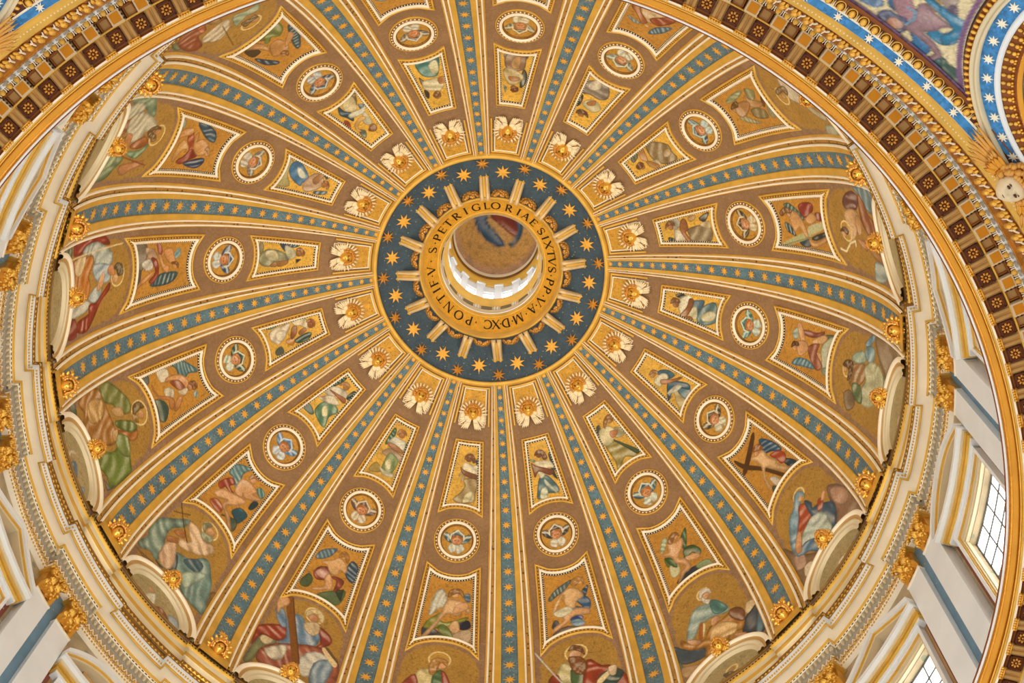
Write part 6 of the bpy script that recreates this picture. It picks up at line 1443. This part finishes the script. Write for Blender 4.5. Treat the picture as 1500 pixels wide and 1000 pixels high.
# ------------------------------------------------------------------ great cornice of the crossing (nearest the eye)
big = struct('trim_4', 'great gilded cornice ring nearest the viewer')
def ringpart(n_, m_, pts_, n=256, sm=False):
    V, F = revolve(pts_, n=n); return put(n_, mesh(n_, V, F, m_, sm), big)
ringpart('ledge_top', 'grey', [(23.6, 63.02), (21.6, 63.0)])
ringpart('rust_edge', 'rust', [(21.6, 63.0), (21.02, 62.86), (21.0, 62.78), (21.04, 62.72)])
ringpart('white_fillet', 'stone', [(21.04, 62.72), (21.06, 62.66), (21.10, 62.64)])
ringpart('gold_torus', 'torus', [(21.10, 62.66)] + [(21.10 + .27 * (1 - math.cos(t_)), 62.66 - .36 * math.sin(t_)) for t_ in np.linspace(.05, PI * .62, 12)], sm=True)
ringpart('dark_groove', 'rust', [(21.40, 62.38), (21.42, 62.34), (21.425, 62.24)])
ringpart('gold_bead', 'gilt', [(21.425 + .035 * (1 - math.cos(t_)), 62.24 - .06 * math.sin(t_)) for t_ in np.linspace(.05, PI * .9, 8)], sm=True)
ringpart('gold_fillets', 'gold', [(21.49, 62.20), (21.49, 62.08), (21.53, 62.07), (21.53, 62.0)])
ringpart('white_fascia', 'cream', [(21.53, 62.0), (21.59, 61.98), (21.60, 61.94)])
ringpart('brown_line', 'rust', [(21.60, 61.94), (21.66, 61.93), (21.66, 61.99)])
ringpart('soffit', 'umber', [(21.63, 61.98), (22.36, 61.98)])
ringpart('gold_line', 'gold', [(22.34, 61.98), (22.34, 61.72), (22.40, 61.70), (22.40, 61.98)])
ringpart('back_soffit', 'umber', [(22.40, 61.98), (22.80, 61.96), (22.80, 61.60)])
ringpart('rust_line', 'rust', [(22.80, 61.60), (22.85, 61.58), (22.85, 61.70)])
ringpart('egg_ground', 'coffer', [(22.85, 61.70), (23.04, 61.60)])
ringpart('dentil_ground', 'stone', [(23.02, 61.50), (23.02, 61.36), (23.14, 61.34), (23.16, 60.9)])
ringpart('gold_frieze', 'torus', [(23.16, 60.9), (23.10, 60.85), (23.12, 60.5), (23.17, 60.4), (23.16, 58.9), (23.00, 58.7), (22.98, 58.6)])
ringpart('leaf_ground', 'umber', [(22.98, 58.6), (23.32, 57.4)])
ringpart('gold_fasciae', 'gold', [(23.32, 57.4), (23.24, 57.35), (23.25, 57.0), (23.31, 56.98), (23.32, 56.6), (23.38, 56.58), (23.40, 56.1), (23.47, 56.05), (23.50, 55.55)])
ringpart('blue_soffit', 'skyblue', [(23.50, 55.52), (23.77, 55.50)])
ringpart('cream_bead', 'cream', [(23.77, 55.50), (23.78, 55.42), (23.83, 55.40)])
ringpart('large_egg_ground', 'coffer', [(23.83, 55.40), (24.08, 55.24)])
ringpart('rust_moulding', 'rust', [(24.08, 55.24), (24.09, 55.14), (24.14, 55.16), (24.20, 55.08)])
ringpart('purple_line', 'purple', [(24.20, 55.14), (24.29, 55.08)])
NP = 8.4375
PIT = 2 * PI / 135
def azof(i): return PH + (i + .47) / NP * D
N0, N1 = -10, 62                              # the stretch the photograph shows, with a margin
# coffer with rosette
A = Acc()
h = .27
for x0, x1, y0, y1 in ((-h, h, -h, -h + .06), (-h, h, h - .06, h), (-h, -h + .06, -h, h), (h - .06, h, -h, h)):
    v, f = box(((x0 + x1) / 2, (y0 + y1) / 2, .05), (x1 - x0, y1 - y0, .14)); A.add(v, f)
v, f = box((0, 0, -.02), (2 * h, 2 * h, .03)); A.add(v, f)
A2 = Acc()
COF = A.mesh('coffer', 'coffer')
A = Acc()
for x0, x1, y0, y1 in ((-h + .06, h - .06, -h + .06, -h + .09), (-h + .06, h - .06, h - .09, h - .06), (-h + .06, -h + .09, -h + .06, h - .06), (h - .09, h - .06, -h + .06, h - .06)):
    v, f = box(((x0 + x1) / 2, (y0 + y1) / 2, .05), (x1 - x0, y1 - y0, .05)); A.add(v, f)
COFI = A.mesh('inner_fillet', 'rust')
A = Acc()
for i in range(8):
    a = i * PI / 4
    R3 = Matrix.Rotation(a, 3, 'Z')
    v, f = ell((.125 * math.cos(a), .125 * math.sin(a), .05), (.066, .046, .045), 8, 5, R3); A.add(v, f)
v, f = ell((0, 0, .06), (.045, .045, .05), 8, 5); A.add(v, f)
ROS = A.mesh('rosette', 'rose', True)
# modillion: two rolls and a gilded head
def roll(s):
    V = []; n = 9
    for y in (-.34, -.1, .2, .36):
        for i in range(n):
            a = PI * i / (n - 1)
            V.append((s * .115 + .09 * math.cos(a), y, .11 * math.sin(a) + (.0 if y < .3 else -.05)))
    F = [(j * n + i, j * n + i + 1, (j + 1) * n + i + 1, (j + 1) * n + i) for j in range(3) for i in range(n - 1)]
    return mesh('roll', V, F, 'tan', True)
ROLL = [roll(1), roll(-1)]
A = Acc()
for i in range(5):
    v, f = ell((-.2 + .1 * i, -.40, .06), (.065, .075, .10), 6, 4); A.add(v, f)
v, f = box((0, -.33, .06), (.46, .05, .16)); A.add(v, f)
HEADM = A.mesh('gilded_head', 'gilt', True)
v, f = box((0, 0, -.02), (.47, .74, .05)); MOD = mesh('modillion', v, f, 'tan')
# gold square block with a cream edge behind each modillion, recessed tan square behind each coffer
A = Acc(); h = .245
v, f = box((0, 0, .06), (2 * h, 2 * h, .32)); SQ = mesh('square_block', v, f, 'beige')
v, f = box((0, 0, .226), (2 * h - .13, 2 * h - .13, .025)); SQP = mesh('amber_panel', v, f, 'amber')
A = Acc()
for i in range(3):
    v, f = ell((h + .02, -.15 + .15 * i, .2), (.045, .05, .045), 6, 4); A.add(v, f)
SQB = A.mesh('dark_beads', 'dark', True)
A = Acc(); h2 = .21
for x0, x1, y0, y1 in ((-h2, h2, -h2, -h2 + .05), (-h2, h2, h2 - .05, h2), (-h2, -h2 + .05, -h2, h2), (h2 - .05, h2, -h2, h2)):
    v, f = box(((x0 + x1) / 2, (y0 + y1) / 2, .0), (x1 - x0, y1 - y0, .2)); A.add(v, f)
REC = A.mesh('recess_frame', 'umber')
v, f = box((0, 0, -.02), (2 * h2 - .1, 2 * h2 - .1, .04)); RECP = mesh('recess_panel', v, f, 'tan')
def eggshape(nm, w_, l_, hgt, m_egg='gilt'):
    v, f = ell((0, 0, hgt * .4), (w_, l_, hgt), 8, 6); return mesh(nm, v, f, m_egg, True)
def cup(nm, w_, l_, m_):                      # horseshoe rim round an egg
    A = Acc(); n = 12; V = []
    for j, (k_, hh) in enumerate(((1.25, 0), (1.28, .07), (1.5, .07), (1.55, 0))):
        for i in range(n):
            a = -.6 + (PI + 1.2) * i / (n - 1)
            V.append((w_ * k_ * math.cos(a), l_ * k_ * math.sin(a) * 1.0, hh))
    F = [(j * n + i, j * n + i + 1, (j + 1) * n + i + 1, (j + 1) * n + i) for j in range(3) for i in range(n - 1)]
    return mesh(nm, V, F, m_)
EGG = eggshape('egg', .112, .15, .12, 'gold'); CUP = cup('egg_cup', .105, .135, 'cream')
v, f = wedge(.05, .07, -.09, .09); DART = mesh('dart', [(a_, c_, b_) for a_, b_, c_ in v], f, 'cream')
for i in range(N0, N1):
    a = azof(i)
    C = put('coffer', COF, big, onring(a, 22.01, 61.93, 0)); put('inner_fillet', COFI, C); put('rosette', ROS, C, Matrix.Diagonal((1.15, 1.15, 1.2, 1)))
    am = a + PIT / 2
    C = put('modillion', MOD, big, onring(am, 22.0, 61.93, 0))
    for b in ROLL: put('roll', b, C)
    put('gilded_head', HEADM, C)
    S = put('square_block', SQ, big, onring(am - PIT * .08, 22.60, 61.74, 0)); put('amber_panel', SQP, S); put('dark_beads', SQB, S)
    S = put('recess_frame', REC, big, onring(a - PIT * .08, 22.60, 61.84, 0)); put('recess_panel', RECP, S)
for i in range(N0 * 3, N1 * 3):
    a = PH + (i / 3 + .3) / NP * D
    E_ = put('egg', EGG, big, onring(a, 22.97, 61.50, .2))
    put('egg_cup', CUP, E_)
# dentils, leaf course, beads, eggs of the lower mouldings
v, f = box((0, 0, 0), (.20, .07, .22)); DEN = mesh('dentil', v, f, 'grey')
nd = 135 * 3
for i in range(N0 * 3, N1 * 3):
    put('dentil', DEN, big, onring(PH + (i / 3) / NP * D, 23.06, 61.2, 0))
A = Acc()
v, f = ell((0, -.06, .04), (.10, .13, .09), 8, 5); A.add(v, f)
for s in (-1, 1):
    v, f = ell((s * .07, .09, .03), (.06, .12, .07), 6, 4, Matrix.Rotation(s * .35, 3, 'Z')); A.add(v, f)
LEAFM = A.mesh('leaf', 'gilt', True)
A = Acc()
v, f = ell((0, -.04, .03), (.025, .13, .05), 6, 4); A.add(v, f)
for s in (-1, 1):
    v, f = ell((s * .05, .08, .03), (.022, .10, .04), 6, 4, Matrix.Rotation(-s * .5, 3, 'Z')); A.add(v, f)
LDART = A.mesh('leaf_dart', 'cream', True)
for i in range(int(N0 * 2.3), int(N1 * 2.3)):
    a = PH + (i / 2.3) / NP * D
    E_ = put('leaf', LEAFM, big, onring(a, 23.14, 57.98, 1.29) @ Matrix.Diagonal((1.25, 2.1, 1.3, 1)))
    put('leaf_dart', LDART, E_, Matrix.Translation((.15, 0, 0)))
A = Acc()
for i in range(N0 * 8, N1 * 8):
    a = PH + (i / 8) / NP * D
    v, f = box((23.36 * math.cos(a), 23.36 * math.sin(a), 56.62), (.05, .05, .09)); A.add(v, f)
o = put('bead_course', A.mesh('bead_course', 'cream'), big); o['kind'] = 'stuff'
BEGG = eggshape('large_egg', .115, .16, .13, 'gilt'); BCUP = cup('large_egg_cup', .115, .15, 'gold')
v, f = wedge(.05, .09, -.13, .13); BDART = mesh('large_dart', [(a_, c_, b_) for a_, b_, c_ in v], f, 'cream')
NB = 2.55
for i in range(int(N0 * NB), int(N1 * NB)):
    a = PH + (i / NB) / NP * D
    if min(abs((i / NB) / NP - q) for q in (3.97, -.03)) < .28: continue
    E_ = put('large_egg', BEGG, big, onring(a, 23.95, 55.32, .57)); put('large_egg_cup', BCUP, E_)
    put('large_dart', BDART, E_, Matrix.Translation((.215, 0, .02)))
BST = star_mesh('star', 8, .42, 'cream', .12)
for i in range(int(N0 * .92), int(N1 * .92)):
    a = PH + ((i + .3) / .92) / NP * D
    put('star', BST, big, onring(a, 23.635, 55.48, 0) @ Matrix.Scale(.17, 4))

# ------------------------------------------------------------------ pendentives outside the ring
def cloc(a0): return a0
CN = Cone()
pend = struct('wall_pendentive', 'mosaic pendentive above the crossing')
def cone_grid(x0, x1, y1, nx_, ny_, y0=0.05):
    X, Y = np.meshgrid(np.linspace(x0, x1, nx_), np.linspace(y0, y1, ny_))
    X = X * (CN.r0 + Y * math.sqrt(.5)) / CN.r0
    return np.stack([X.ravel(), Y.ravel()], 1), grid_idx(nx_, ny_)
A0 = PH + 3.97 * D
for kk, a0 in enumerate((A0, A0 - PI / 2)):
    G, F = cone_grid(-15.2, 4.2, 9.5, 330, 150)
    ground = goldbg(G[:, 0], G[:, 1], 31 + kk, 'e2d3a8', 'c9b98e', .6)
    sp = vnoise(G[:, 0], G[:, 1], 3.2, 12) > .86
    ground[sp] = np.array(lin('a8853c'))
    C = paint(G[:, 0], G[:, 1], PEND if kk == 0 else [], ground, 77, .05)
    rr_ = np.hypot(G[:, 0], G[:, 1] - 5.2)
    e = np.clip((.09 - np.abs(rr_ - 6.24)) / .05 + .5, 0, 1)[:, None]
    C = C * (1 - e) + np.array(lin('7a5680'))[None] * e
    V = CN(np.c_[G, np.zeros(len(G))])
    me = mesh('pendentive_mosaic', V + CN.base, F, 'mosaic', False, C)
    put('pendentive_mosaic', me, pend, rotz(a0))
    R = empty('roundel_frame', ('great blue and gold roundel frame right of the painted angel' if kk == 0 else 'edge of a great blue and gold roundel frame at the top left corner'), 'frame', rotz(a0), 'pendentive roundels')
    circ = lambda r: arcpts(0, 5.2, r, 0, 2 * PI, 145)[:-1]
    def rband(n_, m_, prof_):
        P = circ(6.1)
        V = np.concatenate([CN(np.c_[arcpts(0, 5.2, r, 0, 2 * PI, 145)[:-1], np.full(144, h_)]) + CN.base for r, h_ in prof_])
        n = 144; i = np.arange(n); j = (i + 1) % n
        F = np.concatenate([np.stack([q * n + i, q * n + j, (q + 1) * n + j, (q + 1) * n + i], 1) for q in range(len(prof_) - 1)])
        put(n_, mesh(n_, V, F, m_), R)
    rband('dark_edge', 'dark', [(6.12, .02), (6.06, .1)])
    rband('leaf_ground', 'rust', [(6.06, .1), (5.86, .18)])
    rband('cream_moulding', 'beige', [(5.88, .16), (5.86, .28), (5.80, .30), (5.74, .26), (5.72, .22), (5.70, .3), (5.62, .3), (5.60, .12)])
    rband('blue_band', 'skyblue', [(5.60, .12), (5.12, .12)])
    rband('white_moulding', 'stone', [(5.12, .12), (5.10, .30), (4.96, .34), (4.92, .26)])
    rband('gold_ground', 'rust', [(4.92, .24), (4.44, .22)])
    rband('gold_ring', 'torus', [(4.46, .2), (4.42, .32), (4.34, .34), (4.28, .22)])
    rband('white_field', 'stone', [(4.28, .1), (.1, .1)])
    for i in range(44):
        a = 2 * PI * i / 44
        P = CN.raw(np.array([[5.36 * math.cos(a), 5.2 + 5.36 * math.sin(a), .14], [5.36 * math.cos(a) + .1, 5.2 + 5.36 * math.sin(a), .14], [5.36 * math.cos(a), 5.3 + 5.36 * math.sin(a), .14]]))
        ex = Vector(P[1] - P[0]).normalized(); ey = Vector(P[2] - P[0]).normalized(); ez = ex.cross(ey)
        m4 = Matrix.Identity(4)
        for q in range(3): m4[q][0], m4[q][1], m4[q][2], m4[q][3] = ex[q], ey[q], ez[q], P[0][q]
        put('star', BST, R, m4 @ Matrix.Scale(.2, 4))
    for nm, rad, num, sz, hh, mm in (('leaf', 5.96, 150, (.07, .11, .07), .2, 'gilt'), ('trefoil', 4.66, 96, (.085, .085, .08), .26, 'gilt'), ('trefoil_leaf', 4.83, 96, (.06, .09, .06), .26, 'gold')):
        A = Acc()
        for i in range(num):
            a = 2 * PI * i / num
            v, f = ell((0, 0, 0), sz, 6, 4, Matrix.Rotation(a + PI / 2, 3, 'Z'))
            lp = np.array(v) + np.array([rad * math.cos(a), 5.2 + rad * math.sin(a), hh])
            A.add(CN.raw(lp), f)
            if nm == 'trefoil':
                for da in (-.012, .012):
                    v, f = ell((0, 0, 0), (.05, .05, .06), 6, 4)
                    A.add(CN.raw(np.array(v) + np.array([(rad - .1) * math.cos(a + da), 5.2 + (rad - .1) * math.sin(a + da), hh])), f)
        o = put(nm + '_course', A.mesh(nm + '_course', mm, True), R); o['kind'] = 'stuff'
    # winged angel head where the roundel meets the ring
    o = CN.raw(np.array([[.0, -.55, .35]]))[0]
    base = rotz(a0) @ Matrix.Translation(o)
    R = empty('angel_head', ('pale angel head with brown gold wings at the foot of the right roundel' if kk == 0 else 'gilded feather wing tip of an angel head at the left edge'), 'sculpture', rotz(a0) @ Matrix.Translation(o) @ Matrix.Rotation(0, 4, 'Z'), 'angel heads on the ring')
    q = math.sqrt(.5)
    fr = Matrix(((0, q, -q, 0), (1, 0, 0, 0), (0, -q, -q, 0), (0, 0, 0, 1)))
    fr2 = fr @ Matrix.Rotation(PI * .0, 4, 'Z')
    put('face', FACEM, R, fr2 @ Matrix.Translation((0, .1, .25)) @ Matrix.Rotation(-.25, 4, 'X') @ Matrix.Scale(.48, 4))
    for n_, me_ in (('eyes', EYES), ('brows_and_lips', MOUTH)): put(n_, me_, R, fr2 @ Matrix.Translation((0, .1, .25)) @ Matrix.Rotation(-.25, 4, 'X') @ Matrix.Scale(.48, 4))
    put('curls', HAIR, R, fr2 @ Matrix.Translation((0, .1, .12)) @ Matrix.Scale(.52, 4))
    for s in (1, -1):
        aa = (lambda x: x) if s > 0 else (lambda x: 180 - x)
        put('wing', wing_mesh('wing', 'rose', 9, 2.15, 1.35, aa(8), aa(-32), .075, (s * .25, .12), .12), R, fr2)
        put('wing_shoulder', wing_mesh('wing_shoulder', 'torus', 6, 1.0, .9, aa(14), aa(-30), .12, (s * .2, .12), .2), R, fr2)
